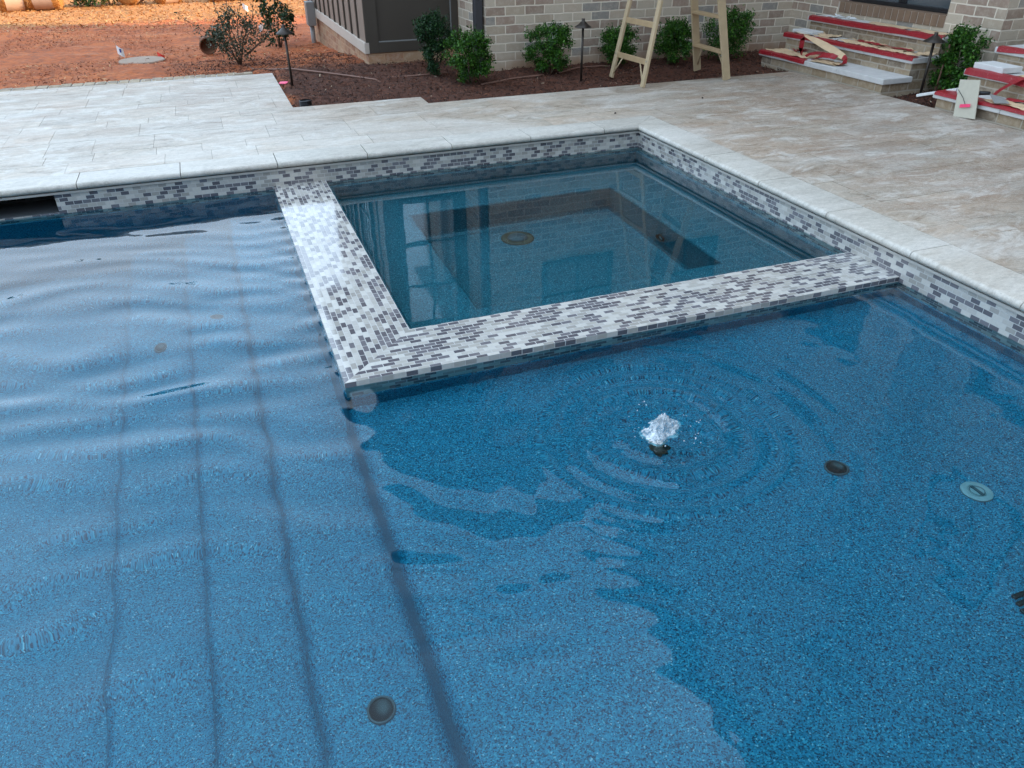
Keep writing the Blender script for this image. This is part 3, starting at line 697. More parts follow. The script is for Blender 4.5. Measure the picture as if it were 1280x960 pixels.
bx('batten', 'grey_siding', bt); bx('skirt_board', 'trim_cream', (BXL-.022, BXL+.03, BY_-.002, 8.2, .095, .209), bevel=.004)
# windows
def window(x0, x1, z0, z1, face, pl, nx=2, nz=2, mat='window_white', pane='sky_pale_pane'):
    """face 'y' looks towards -y at y=pl, 'x' looks towards -x at x=pl"""
    def P(b, a0, a1, d0, d1, z0, z1):
        if face == 'y': b.box(a0, a1, pl-d1, pl-d0, z0, z1)
        else: b.box(pl-d1, pl-d0, a0, a1, z0, z1)
    b = MB(); t = .06
    P(b, x0, x0+t, 0.001, .05, z0, z1); P(b, x1-t, x1, 0.001, .05, z0, z1); P(b, x0+t, x1-t, 0.001, .05, z1-t, z1); P(b, x0+t, x1-t, .001, .05, z0, z0+t)
    for i in range(1, nx): xm = x0+(x1-x0)*i/nx; P(b, xm-.014, xm+.014, .02, .04, z0+t, z1-t)
    for i in range(1, nz): zm = z0+(z1-z0)*i/nz; P(b, x0+t, x1-t, .021, .039, zm-.014, zm+.014)
    f = b.build('window', mat, house)
    b = MB(); P(b, x0+t, x1-t, .008, .016, z0+t, z1-t); b.build('pane', pane, f).location = (0, 0, 0)
window(-1.2, -.43, 1.22, 3.0, 'y', BY_+.03, 2, 3, 'dark_frame')
for y0 in (4.3, 5.6, 6.9): window(y0, y0+.85, 1.15, 2.9, 'x', BXL, 2, 3, 'dark_frame')
for x0 in (.35, 1.9): window(x0, x0+.95, 1.9, 3.3, 'y', 2.68, 2, 3, 'dark_frame', 'window_glass')
for y0 in (-1.6, .8, -4.6, -7): window(y0, y0+.95, 3.7, 5.1, 'x', 4.1 if -2.6 < y0 < -.5 else DW, 2, 2, 'dark_frame', 'window_glass')
# downspout
b = MB(); b.box(-.42, -.335, 2.72, 2.80, .02, 4.15); b.bar((-.378, 2.76, .06), (-.378, 2.60, -.01), .085, .07); b.build('downspout', 'downspout_metal', house, bevel=.008)
bx('outlet_cover', 'white_plastic', (.386, .537, 2.64, 2.679, .235, .355), bevel=.006)
# roofs
def hip(name, x0, x1, y0, y1, z, h, ov=.45):
    x0 -= ov; x1 += ov; y0 -= ov; y1 += ov; w2 = min(x1-x0, y1-y0)/2
    if x1-x0 > y1-y0: r0, r1 = (x0+w2, (y0+y1)/2), (x1-w2, (y0+y1)/2)
    else: r0, r1 = ((x0+x1)/2, y0+w2), ((x0+x1)/2, y1-w2)
    b = MB(); b.box(x0, x1, y0, y1, z, z+.2, 1)
    z += .203; v = [(x0, y0, z), (x1, y0, z), (x1, y1, z), (x0, y1, z), (*r0, z+h), (*r1, z+h)]
    b.add(v, [(0, 1, 5, 4), (1, 2, 5), (2, 3, 4, 5), (3, 0, 4)] if x1-x0 > y1-y0 else [(0, 1, 4), (1, 2, 5, 4), (2, 3, 5), (3, 0, 4, 5)])
    b.build(name, ['roof_shingle', 'grey_siding'], house)
hip('roof', BXL, 4.2, 2.68, 8.2, EV, 4.2); hip('roof', DW, 12, -14, 5.3, EVB, 3.0)

# meter box with conduit on the bay's side
cb = thing('meter_box', 'grey utility box and conduit low on the siding bay side wall', 'utility box', (-1.46, 7.4, -.3))
b = MB(); b.box(-1.52, -1.403, 7.28, 7.50, -.02, .30); b.build('box', 'utility_grey', cb, bevel=.008)
b = MB(); b.tube([(-1.46, 7.39, -.02), (-1.46, 7.39, -.34)], .035); b.build('conduit', 'grey_plastic', cb, smooth=True)

# ------------------------------------------------------------ steps with slabs
def flight(label, y0, y1, x3=3.45, xend=3.45):
    t = thing('stone_steps', label, 'steps', (2.9, (y0+y1)/2, 0))
    for k, (xf, xr, zt) in enumerate(((2.58, 2.92, .125), (2.88, 3.22, .28), (3.18, xend, .432))):
        yo = y0+.012*k; yl = y1+.02*k
        b = MB(); b.box(xf+.03, xend if k == 2 else xend-.003*k, yo+.03+.002*k, yl-.03, -.08 if k == 0 else (.0752, .2302)[k-1], zt-.052)
        b.build('brick_base', 'step_brick', t, uv=True)
        b = MB(); n = max(3, int((yl-yo)/.6)); cuts = [yo+(yl-yo)*i/n for i in range(n+1)]
        for i in range(n): b.box(xf, xr if k < 2 else xend-.014, cuts[i]+.0015, cuts[i+1]-.0015, zt-.05, zt+rng.uniform(-.001, .001))
        b.build('tread', 'limestone', t, bevel=.007)
    return t
fa = flight('three-tread stone steps left of the round shrub, red tape along each edge', .21, 2.03)
fb = flight('stone steps cut by the right frame edge behind the propped card', -2.3, -.35, xend=4.086)

def ribbon(name, mat, pts, wv, parent=None, thick=.002):
    """double-sided strip along pts, wv = half-width vector(s)"""
    b = MB(); n = len(pts); ws = wv if isinstance(wv, list) else [wv]*n
    for s in (1, -1):
        for p, q in zip(pts, ws):
            p = Vector(p); q = Vector(q); d = Vector((0, 0, thick*.5*s))
            b.v += [tuple(p-q+d), tuple(p+q+d)]
    for i in range(n-1):
        b.f.append((2*i, 2*i+1, 2*i+3, 2*i+2)); k = 2*n; b.f.append((k+2*i, k+2*i+2, k+2*i+3, k+2*i+1))
        b.f.append((2*i, 2*i+2, k+2*i+2, k+2*i)); b.f.append((2*i+1, k+2*i+1, k+2*i+3, 2*i+3))
    b.m = [0]*len(b.f); return b.build(name, mat, parent)
def nosetape(name, label, x, zt, ya, yb, top=.035, front=.032, seed=0, ends=False):
    """red tape folded over the front edge of a tread"""
    b = MB(); n = int(abs(yb-ya)/.035)+2; prof_n = 5; rs = np.random.default_rng(seed+5)
    for j in range(n):
        y = ya+(yb-ya)*j/(n-1); wv_ = .35+.65*vnoise(np.array(y*4.+seed), np.array(1.), seed); tp = top*(.55+.8*wv_); fr_ = front*(.6+.6*vnoise(np.array(y*3.+seed*3), np.array(5.), seed))
        lf = .003+.006*vnoise(np.array(y*9.+seed), np.array(9.), seed)
        b.v += [(x+tp, y, zt+.004+lf*1.2), (x+.012, y, zt+.004+lf*.4), (x-.003, y, zt+.002), (x-.005, y, zt-.012), (x-.005-lf*.5, y, zt-fr_)]
    for j in range(n-1):
        for i in range(4): b.f.append((j*5+i, j*5+i+1, (j+1)*5+i+1, (j+1)*5+i))
    b.m = [0]*len(b.f); o = b.build(name, 'red_tape'); sm = o.modifiers.new('solid', 'SOLIDIFY'); sm.thickness = .0015
    return tag(o, label, 'tape')
nosetape('red_tape', 'red tape folded over the lowest tread left end, flight beside the bed', 2.58, .125, 2.02, 1.28, .03, .034, 1)
nosetape('red_tape', 'long red tape along the middle tread of the flight by the ladder bed', 2.88, .28, 2.04, .225, .05, .03, 2)
nosetape('red_tape', 'red tape along the top tread edge under the dark back door', 3.18, .432, 2.04, .24, .045, .034, 3)
nosetape('red_tape', 'faded pinkish red tape on the lowest tread behind the propped card', 2.58, .125, -.37, -2.2, .10, .02, 4)
nosetape('red_tape', 'bright red tape on the middle tread of the steps at right edge', 2.88, .28, -.345, -2.2, .04, .042, 5)
nosetape('red_tape', 'short red tape on the top tread at the right frame edge', 3.18, .432, -.34, -2.2, .035, .03, 6)
def paper(name, label, x0, x1, y0, y1, z, seed, mat='tape_paper', amp=.014):
    nx_, ny_ = max(5, int((x1-x0)/.014)), max(8, int((y1-y0)/.02)); xs = np.linspace(x0, x1, nx_); ys = np.linspace(y0, y1, ny_)
    X, Y = np.meshgrid(xs, ys)
    e = .03*fbm(X*9, Y*9, 3, seed+3); Z = z+.006+amp*np.abs(fbm(X*11, Y*9, 3, seed))*2.2
    X2 = X+e*.8; Y2 = Y+.03*fbm(Y*8, X*8, 2, seed+9)
    I = np.arange(X.size).reshape(X.shape); Q = np.stack([I[:-1, :-1], I[:-1, 1:], I[1:, 1:], I[1:, :-1]], -1)
    keep = vnoise((X[:-1, :-1])*14+3, Y[:-1, :-1]*7+1, seed+20) > .2
    o = npmesh(name, np.stack([X2, Y2, Z], -1).reshape(-1, 3), Q[keep], mat, smooth=False)
    sm = o.modifiers.new('solid', 'SOLIDIFY'); sm.thickness = .001; return tag(o, label, 'paper')
paper('backing_paper', 'crumpled tan paper on the lowest tread left of the peeled loop', 2.61, 2.86, 1.35, 1.99, .125, 1, amp=.03)
paper('backing_paper', 'long crumpled tan paper covering the middle tread above the peeled loop', 2.93, 3.17, .24, 1.98, .28, 2, amp=.034)
paper('backing_paper', 'thin dusty paper on the top tread below the door threshold', 3.23, 3.41, .3, 1.3, .432, 3, amp=.012)
paper('backing_paper', 'pale crumpled paper on the lowest tread right of the propped card', 2.61, 2.86, -2.0, -.80, .125, 4, amp=.028)
paper('backing_paper', 'crumpled strip of tan paper on the middle tread at the right frame edge', 2.96, 3.12, -2.0, -.75, .28, 5, amp=.012)
paper('red_film', 'wrinkled red film piece on the paper of the middle tread, right half', 3.05, 3.12, .45, 1.15, .292, 11, 'red_tape', .03)
paper('red_film', 'small red film fold at the far left of the lowest tread against the riser', 2.80, 2.87, 1.60, 1.80, .13, 12, 'red_tape', .06)
paper('red_film', 'red film strip along the back of the lowest tread behind the hand tool', 2.78, 2.85, -1.5, -.85, .13, 13, 'red_tape', .04)
paper('backing_paper', 'crumpled tan paper bunched around the foot of the peeled loop', 2.63, 2.76, .88, 1.22, .127, 14, amp=.05)
# white scraps on top tread
b = MB()
for k in range(26):
    x = rng.uniform(3.24, 3.42); y = rng.uniform(1.5, 1.9); s_ = rng.uniform(.01, .03); b.bar((x, y, .437+rng.uniform(0, .012)), (x+rng.uniform(-s_, s_)*2+.01, y+rng.uniform(-s_, s_)*2, .437+rng.uniform(0, .02)), s_, .002)
b.build('paper_scraps', 'flag_white'); tag(bpy.context.scene.objects['paper_scraps'], 'torn white scraps lying on the top tread near the door', 'scraps', kind='stuff')
# peeled loop of tape standing on the lowest tread
lp = thing('peeled_tape', 'loop of peeled red tape and tan backing standing on the lowest tread', 'tape', (2.7, 1.2, .13))
ribbon('red_ribbon', 'red_tape', [(2.70, 1.50, .325), (2.69, 1.50, .28), (2.68, 1.49, .21), (2.67, 1.455, .16), (2.66, 1.425, .131)], [(.01, .02, .003), (.0, .035, 0), (0, .035, 0), (.01, .028, 0), (.01, .02, 0)], lp, .003)
ribbon('tan_backing', 'tape_paper', [(2.70, 1.50, .326), (2.71, 1.36, .305), (2.72, 1.2, .27), (2.73, 1.05, .235), (2.74, .93, .20)], [(0, .006, .008), (.02, .0, .018), (.03, 0, .022), (.03, 0, .022), (.02, 0, .02)], lp, .002)
ribbon('red_ribbon', 'red_tape', [(2.74, .94, .205), (2.72, .88, .19), (2.70, .86, .155), (2.69, .90, .134)], [(.02, .01, .02), (.03, .01, .01), (.03, .0, .0), (.03, 0, 0)], lp, .003)
ribbon('red_ribbon', 'red_tape', [(2.65, 1.24, .137), (2.66, 1.2, .165), (2.66, 1.14, .195), (2.68, 1.04, .20), (2.70, .98, .19)], [(.03, 0, .0), (.028, 0, .012), (.02, .0, .02), (.02, 0, .02), (.02, .0, .015)], lp, .003)
ribbon('tan_backing', 'tape_paper', [(2.63, 1.22, .135), (2.64, 1.1, .142), (2.65, .98, .14), (2.67, .9, .137)], (.04, 0, .004), lp, .002)
ribbon('red_ribbon', 'red_tape', [(2.69, 1.42, .14), (2.70, 1.36, .17), (2.72, 1.28, .19), (2.74, 1.2, .195)], (.005, .004, .012), lp, .003)
# stone pieces
def slab(name, label, c, s, rz, mat='pale_stone', cat='stone piece', tilt=(0, 0)):
    b = MB(); b.box(-s[0]/2, s[0]/2, -s[1]/2, s[1]/2, 0, s[2]); o = b.build(name, mat, bevel=.005); o.location = c; o.rotation_euler = (tilt[0], tilt[1], rz); return tag(o, label, cat)
slab('stone_offcut', 'pale stone offcut lying on the middle tread left end', (3.06, 1.88, .283), (.16, .30, .032), .05)
slab('stone_offcut', 'thick pale stone offcut on the middle tread above the propped card', (3.02, -.52, .288), (.20, .30, .045), -.08)
b = MB(); b.bar((2.63, -.16, .055), (2.72, -.46, .150), .07, .022); o = b.build('stone_strip', 'pale_stone', bevel=.004); tag(o, 'white stone strip leaning from the mulch gap onto the lowest tread', 'stone piece')
cd = thing('cement_board_card', 'upright cement board offcut with pink mark leaning on the lowest tread', 'board', (2.55, -.70, .0))
b = MB(); b.add([(2.540, -.605, .262), (2.555, -.775, .285), (2.515, -.86, .012), (2.50, -.672, -.002), (2.549, -.603, .262), (2.564, -.773, .285), (2.524, -.858, .012), (2.509, -.670, -.002)],
    [(0, 1, 2, 3), (7, 6, 5, 4), (0, 4, 5, 1), (1, 5, 6, 2), (2, 6, 7, 3), (3, 7, 4, 0)]); b.build('board', 'cement_card', cd)
b = MB(); b.add([(2.505, -.700, .095), (2.508, -.790, .115), (2.506, -.795, .092), (2.503, -.705, .070), (2.5035, -.700, .095), (2.5065, -.790, .115), (2.5045, -.795, .092), (2.5015, -.705, .070)],
    [(4, 5, 6, 7), (3, 2, 1, 0), (0, 1, 5, 4), (1, 2, 6, 5), (2, 3, 7, 6), (3, 0, 4, 7)]); b.build('pink_mark', 'flag_pink', cd)
b = MB(); b.tube([(2.53, -.625, .19), (2.515, -.70, .145), (2.503, -.745, .105)], .0022, 6); b.build('wire', 'black_plastic', cd)
tr = thing('hand_tool', 'dark hand tool resting behind the upright cement board offcut', 'tool', (2.6, -.78, .15))
b = MB(); b.tube([(2.56, -.70, .168), (2.59, -.76, .185), (2.62, -.84, .195)], [.012, .017, .013], 10); b.build('handle', 'black_plastic', tr, smooth=True)
b = MB(); b.add([(2.62, -.84, .188), (2.56, -.95, .145), (2.66, -1.0, .145), (2.70, -.90, .165), (2.62, -.84, .193), (2.56, -.95, .149), (2.66, -1.0, .149), (2.70, -.90, .169)], [(0, 1, 2, 3), (7, 6, 5, 4), (0, 4, 5, 1), (1, 5, 6, 2), (2, 6, 7, 3), (3, 7, 4, 0)]); b.build('blade', 'utility_grey', tr)
rl = thing('tape_roll', 'small white tape roll left of the upright cement board offcut', 'tape roll', (2.62, -.55, .15))
b = MB(); b.lathe([(.014, -.018), (.030, -.018), (.032, 0), (.030, .018), (.014, .018), (.014, -.018)], (2.64, -.565, .160), 22, axis='y'); b.build('roll', 'white_plastic', rl, smooth=True)
b = MB(); b.lathe([(.0135, -.0165), (.011, -.0165), (.011, .0165), (.0135, .0165), (.0135, -.0165)], (2.64, -.565, .160), 18, axis='y'); b.build('core', 'black_plastic', rl, smooth=True)
ribbon('hanging_tape', 'red_tape', [(2.90, -.93, .305), (2.86, -.90, .30), (2.83, -.83, .25), (2.80, -.77, .19), (2.78, -.75, .15)], (.012, .022, 0))
tag(S.objects['hanging_tape'], 'twisted strap of red tape hanging down from the middle tread', 'tape')

# ------------------------------------------------------------ path lamps
def lamp(label, x, y, h, r=.082, lean=(0, 0)):
    z = float(gz(x, y)); t = thing('path_lamp', label, 'path light', (x, y, z), 'bronze path lights')
    tx, ty = x+lean[0], y+lean[1]
    b = MB(); b.tube([(x, y, z-.05), (tx, ty, z+h-.06)], .0115, 12); b.build('pole', 'lamp_bronze', t, smooth=True)
    zt = z+h
    b = MB(); b.lathe([(r, -.058), (r*1.0, -.054), (r*.62, -.034), (r*.30, -.010), (r*.20, -.004), (.016, 0), (.016, .018), (.0001, .020)], (tx, ty, zt), 26)
    b.lathe([(r*.98, -.0585), (r*.3, -.02), (.0001, -.015)], (tx, ty, zt), 26); b.build('lamp_shade', 'lamp_bronze', t, smooth=True)
    b = MB(); b.lathe([(.012, -.075), (.018, -.06), (.02, -.03)], (tx, ty, zt), 16); b.build('collar', 'lamp_bronze', t, smooth=True)
lamp('bronze path light standing alone near the notch in the left patio', -2.31, 2.72, .525)
lamp('bronze path light between the pale-backed boxwood and the wooden ladder', .40, 1.90, .545)
lamp('bronze path light in front of the round shrub between the two flights of steps', 2.97, .13, .525, .09)
b = MB(); b.tube([(3.10, .10, -.05), (3.12, .09, .40)], .008, 8); o = b.build('garden_stake', 'hose_brown', smooth=True); tag(o, 'thin stake beside the path light between the flights of steps', 'stake')

# ------------------------------------------------------------ ladder
ld = thing('wooden_stepladder', 'pale wooden stepladder straddling the patio edge, top out of frame', 'ladder', (1.25, 1.6, 0))
TOPZ = 2.35
def lerp(a, b, t): return Vector(a)*(1-t)+Vector(b)*t
RA, RB = (.757, 1.30, 0), (.747, 1.92, -.01); TA, TB = (1.20, 1.42, TOPZ), (1.20, 1.80, TOPZ)
FA, FB = (1.697, 1.31, 0), (1.752, 1.92, -.01); TC, TD = (1.19, 1.42, TOPZ), (1.22, 1.80, TOPZ)
for nm, w1, w2, prs in (('back_rail', .026, .058, ((RA, TA), (RB, TB))), ('front_rail', .078, .024, ((FA, TC), (FB, TD)))):
    for q, (a, c) in enumerate(prs):
        b = MB(); b.bar(a, c, w1, w2, (0, 1, 0)); o = b.build(nm, ['ladder_wood_pale', 'ladder_wood_edge'], ld, bevel=.003)
        if q:
            for p in o.data.polygons: p.material_index = 1 if p.normal.y < -.7 else 0
        f0 = lerp(a, c, .225/TOPZ); f1_ = MB()
        f1_.lathe([(.007, -.004), (.007, 0), (.0001, .001)], (0, 0, 0), 10, axis='x'); bo = f1_.build('bolt', 'rod_steel', ld); bo.location = Vector((f0.x+(-w1/2-.004 if nm == 'back_rail' else -w1/2-.004), f0.y, f0.z))-ld.location
for k in range(6):
    t = (.215+.31*k)/TOPZ
    b = MB(); b.bar(lerp(RA, TA, t), lerp(RB, TB, t), .018, .050, (0, 0, 1)); b.build('back_rung', 'ladder_wood', ld, bevel=.003)
for k in range(7):
    t = (.25+.31*k)/TOPZ
    b = MB(); b.bar(lerp(FA, TC, t), lerp(FB, TD, t), .085, .024, (0, 0, 1)); b.build('tread', 'ladder_wood', ld, bevel=.003)
def brace(P, T, Q_, U_, t):
    a = lerp(P, T, t); c = lerp(Q_, U_, t); d = (c-a)
    for e, ft in ((a, lerp(P, T, t-.075)), (c, lerp(Q_, U_, t-.075))):
        s = d*.22 if e is a else -d*.22
        b = MB(); b.tube([e+s, ft+s*.08], .0065, 8); b.build('brace', 'ladder_wood_pale', ld, smooth=True)
brace(RA, TA, RB, TB, .2/TOPZ); brace(FA, TC, FB, TD, .235/TOPZ)
b = MB(); b.box(1.09, 1.31, 1.38, 1.84, TOPZ, TOPZ+.025); b.build('top_cap', 'ladder_wood', ld, bevel=.004)

# ------------------------------------------------------------ shrubs
def leaves(P, size, up=.3, aspect=.5):
    n = len(P); d = rng.normal(0, 1, (n, 3)); d[:, 2] += up; d /= np.linalg.norm(d, axis=1)[:, None]
    q = np.cross(d, rng.normal(0, 1, (n, 3))); q /= np.linalg.norm(q, axis=1)[:, None]; nn = np.cross(d, q)
    s = size*rng.uniform(.6, 1.3, n)[:, None]
    return np.stack([P-d*s*.5, P+q*s*aspect*.5+nn*s*.08, P+d*s*.5, P-q*s*aspect*.5+nn*s*.08], 1).reshape(-1, 3)
def shrub(name, label, c, rx, h, n, size, mat, group=None, shape=0, cat='shrub', stems=7, seed=0, sparse=0):
    r_ = np.random.default_rng(seed+100); z0 = float(gz(c[0], c[1])) if c[1] > .3 else -.03
    t = thing(name, label, cat, (c[0], c[1], z0), group)
    # twigs: clumps of leaves around random points inside a lumpy volume
    K = 60 if not sparse else 46; cl = []; ph = r_.uniform(0, 6.28, 4)
    tries = 0
    while len(cl) < K:
        p = r_.uniform(-1, 1, 3); z = (p[2]+1)/2
        lim = {0: (1-abs(z-.52)**2.2*3.0)**.5 if abs(z-.52) < .6 else .1, 1: (.42+.62*z) if z < .8 else 1.1*(1-z)/.25+.2, 2: .35+.7*math.sin(min(1, z*1.1)*math.pi)}[shape]
        rr = math.hypot(p[0], p[1]); an = math.atan2(p[1], p[0]); lim *= .86+.16*math.sin(an*2+ph[0]+z*2)+.14*math.sin(an*3+ph[1]-z*4)+.08*math.sin(an*5+ph[2]+z*6)
        if rr < max(.12, lim) and (rr > .35*lim or z > .75): cl.append((p[0]*rx, p[1]*rx, .05+z*(h-.06)))
    cl = np.array(cl); k = r_.integers(0, K, n); sp = rx*(.15 if not sparse else .2)
    P = cl[k]+r_.normal(0, 1, (n, 3))*np.array([sp, sp, sp*.9])*.8
    P = P[P[:, 2] > .02]; n = len(P)
    if not sparse:   # shoots poking out
        for j in range(26):
            a = r_.uniform(0, 6.28); rr = rx*r_.uniform(.1, .9); L_ = r_.uniform(.03, .10)
            base = np.array([rr*math.cos(a), rr*math.sin(a), h*(.93-.35*(rr/rx)**2)]); dr = np.array([math.cos(a)*.35, math.sin(a)*.35, 1.])
            P = np.concatenate([P, base+dr*np.linspace(0, L_, 14)[:, None]+r_.normal(0, .006, (14, 3))])
    n = len(P)
    V = leaves(P+np.array([c[0], c[1], z0]), size)
    r0 = np.clip(r_.uniform(0, .85, n)+.25*(r_.uniform(0, 1, n) > .85), 0, 1)
    r4 = np.repeat(r0[:, None], 4, 0); rn = np.concatenate([r4, r4, r4, np.ones_like(r4)], 1)
    npmesh('foliage', V, np.arange(len(V)).reshape(-1, 4), mat, rn, parent=t)
    b = MB()
    for j in range(stems):
        a = 6.28*j/stems+r_.uniform(0, .6); e = cl[r_.integers(0, K)]; m_ = (e[0]*.35, e[1]*.35, e[2]*.5)
        b.tube([(c[0]+.01*math.cos(a), c[1]+.01*math.sin(a), z0-.02), (c[0]+m_[0], c[1]+m_[1], z0+m_[2]), (c[0]+e[0], c[1]+e[1], z0+e[2])], [.008, .005, .0025], 6)
    b.build('stem', 'bark', t, smooth=True); return t
G = 'clipped shrubs in the bed along the house'
shrub('yew_shrub', 'dark narrow upright shrub against the grey siding bay', (-.87, 2.66), .205, .60, 8500, .022, 'yew_leaf', G, 1, seed=1)
shrub('boxwood_shrub', 'bright green round shrub just right of the dark upright shrub', (-.655, 2.20), .215, .47, 8000, .025, 'boxwood_leaf', G, 0, seed=2)
shrub('boxwood_shrub', 'round green shrub hiding part of the white outlet cover', (.245, 2.36), .235, .45, 8000, .025, 'boxwood_leaf', G, 0, seed=3)
shrub('boxwood_shrub', 'low dark green shrub seen through the left ladder frame', (1.06, 2.40), .215, .375, 7500, .024, 'boxwood_leaf', G, 0, seed=4)
shrub('boxwood_shrub', 'dense green shrub framed between the two sides of the ladder', (1.69, 2.36), .225, .425, 8000, .024, 'boxwood_leaf', G, 0, seed=5)
shrub('boxwood_shrub', 'airy green shrub right of the ladder, nearest the steps', (2.40, 2.38), .265, .50, 6000, .025, 'boxwood_leaf', G, 0, seed=6)
shrub('boxwood_shrub', 'glossy round shrub behind the path light between the flights of steps', (3.20, .0), .20, .56, 8000, .027, 'boxwood_leaf', None, 0, seed=7)
t = shrub('loose_shrub', 'loose grey-green shrub with long bare shoots beside the left patio corner', (-2.68, 4.72), .30, .60, 2600, .032, 'olive_leaf', None, 2, stems=14, seed=8, sparse=1)
b = MB(); V = []
for (dx, dy, dz) in ((-.55, .1, .55), (-.2, 0, .82), (.15, .1, .86), (.62, 0, .5), (-.05, -.1, .8), (.3, -.1, .72), (.5, .1, .42), (-.42, 0, .4)):
    z0 = float(gz(-2.68, 4.72)); pts = [(-2.68+dx*s+.02*math.sin(s*9+dx*7), 4.72+dy*s, z0+dz*s**.9) for s in np.linspace(.15, 1, 9)]
    b.tube(pts, [.006-.0045*i/8 for i in range(9)], 5)
    for p in pts[3:]: V += [np.array(p)+rng.normal(0, .018, 3) for _ in range(7)]
b.build('shoot', 'bark', t); V = leaves(np.array(V), .03); npmesh('shoot_leaves', V, np.arange(len(V)).reshape(-1, 4), 'olive_leaf', np.tile([.35, .35, .35, 1], (len(V), 1)), parent=t)
shrub('broadleaf_shrub', 'dark glossy shrub at the far end of the siding bay', (-1.98, 7.15), .27, 1.15, 1500, .055, 'yew_leaf', None, 2, seed=9, sparse=1)
z0 = float(gz(-2.93, 6.35))
pt = thing('nursery_pot', 'brown pot lying on its side behind the loose grey-green shrub', 'pot', (-2.98, 6.3, z0))
b = MB(); b.lathe([(.10, 0), (.112, .0), (.112, .03), (.098, .035), (.075, .20), (.0001, .20)], (0, 0, 0), 24); b.lathe([(.10, 0), (.07, .18), (.0001, .18)], (0, 0, 0), 24)
o = b.build('pot', 'terracotta', smooth=True); o.parent = pt; o.location = (0, 0, .11); o.rotation_euler = (R(-80), 0, R(8))

# ------------------------------------------------------------ yard bits
z0 = float(gz(-3.82, 6.2)); b = MB(); b.lathe([(.28, -.05), (.28, .012), (.27, .022), (.0001, .030)], (-3.82, 6.2, z0), 36); b.lathe([(.02, .029), (.02, .034), (.0001, .034)], (-3.75, 6.2, z0), 12)
o = b.build('septic_lid', 'concrete_lid', smooth=False); tag(o, 'round concrete lid set in the clay between the white and red flags', 'lid')
def flag(label, x, y, h, w_, mat, logo=False, s=1):
    z0 = float(gz(x, y)); t = thing('marker_flag', label, 'marker flag', (x, y, z0))
    b = MB(); b.tube([(x+.02, y, z0-.02), (x, y, z0+h)], .003, 6); b.build('wire', 'rod_steel', t)
    b = MB(); n = 5; th = .0015
    for sd_ in (0, 1):
        for j in range(n):
            f = j/(n-1); xx = x+s*w_*f*.75; yy = y-.03*math.sin(f*3)+th*sd_*2; zz = z0+h-.02-.5*w_*f
            b.v += [(xx, yy, zz+.0), (xx, yy-.01*f, zz-.10)]
    k = 2*n
    for j in range(n-1): b.f += [(2*j, 2*j+2, 2*j+3, 2*j+1), (k+2*j, k+2*j+1, k+2*j+3, k+2*j+2)]
    b.f += [(0, 1, k+1, k), (2*n-2, k+2*n-2, k+2*n-1, 2*n-1)]
    b.m = [0]*len(b.f); b.build('flag', mat, t)
    if logo:
        b = MB(); b.box(x+.030, x+.050, y-.033, y-.028, z0+h-.105, z0+h-.06); b.build('printed_mark', 'logo_blue', t)
flag('white marker flag with a small blue mark left of the round lid', -4.10, 6.42, .20, .10, 'flag_white', True)
flag('small red marker flag right of the round concrete lid', -3.63, 6.42, .115, .11, 'flag_red')
flag('white marker flag at the shadow edge right of the loose shrub', -2.02, 9.4, .17, .10, 'flag_white', s=-1)
flag('far white marker flag on the sunlit straw slope above the loose shrub', -2.15, 12.2, .20, .12, 'flag_white')
b = MB()
for k in range(4): b.lathe([(.048, .012*k-.03), (.055, .012*k-.027), (.055, .012*k-.021), (.048, .012*k-.018)], (-2.30, 1.86, .0), 22)
b.lathe([(.047, .01), (.0001, .0)], (-2.30, 1.86, .0), 22); o = b.build('drain_pipe', 'black_plastic', smooth=True); tag(o, 'black ribbed drain pipe stub in the corner of the mulch bed', 'pipe')
b = MB(); b.add([(-2.43, 2.86, -.005), (-2.36, 2.80, .0), (-2.33, 2.83, .014), (-2.40, 2.90, .005), (-2.43, 2.86, -.009), (-2.36, 2.80, -.004), (-2.33, 2.83, .010), (-2.40, 2.90, .001)], [(0, 1, 2, 3), (7, 6, 5, 4), (0, 4, 5, 1), (1, 5, 6, 2), (2, 6, 7, 3), (3, 7, 4, 0)])
o = b.build('ribbon_scrap', 'flag_pink'); tag(o, 'scrap of pink ribbon on the mulch near the left path light', 'scrap')
def hose(label, pts, r=.009):
    P = [(x, y, float(gz(x, y))+dz) for x, y, dz in pts]; Q = []
    for i in range(len(P)-1):
        for s in np.linspace(0, 1, 6)[:-1]: Q.append(tuple(lerp(P[i], P[i+1], s)))
    Q.append(P[-1]); b = MB(); b.tube(Q, r, 8); o = b.build('drip_hose', 'hose_brown', smooth=True); tag(o, label, 'hose')
hose('brown drip hose running from the loose shrub past the left path light', [(-2.62, 4.62, .012), (-2.57, 4.22, .012), (-2.40, 3.82, .014), (-2.24, 3.45, .014), (-1.98, 3.2, .016), (-1.7, 2.9, .014), (-1.51, 2.64, .012), (-1.46, 2.6, -.005)])
hose('brown drip hose piece behind the dark upright shrub', [(-1.43, 2.80, -.004), (-1.09, 2.70, .012), (-.75, 2.68, .012)])
hose('brown drip hose piece between the bright shrub and the outlet cover shrub', [(-.56, 2.16, .0), (-.21, 2.22, .014), (.15, 2.27, .012)])
hose('brown drip hose piece curving left of the ladder behind the path light', [(.35, 2.32, .01), (.6, 2.42, .014), (.9, 2.44, .012), (1.05, 2.40, .0)])
# two dark spots (small stones) on the patio
for (x, y, l) in ((.023, .432, 'tiny dark pebble on the patio behind the pool corner'), (1.008, .665, 'tiny dark pebble on the patio in front of the ladder')):
    b = MB(); b.lathe([(.0001, 0), (.010, .002), (.009, .008), (.0001, .011)], (0, 0, 0), 8); o = b.build('pebble', 'black_plastic', smooth=True); o.location = (x, y, 0); o.scale = (1, .6, 1); tag(o, l, 'pebble')

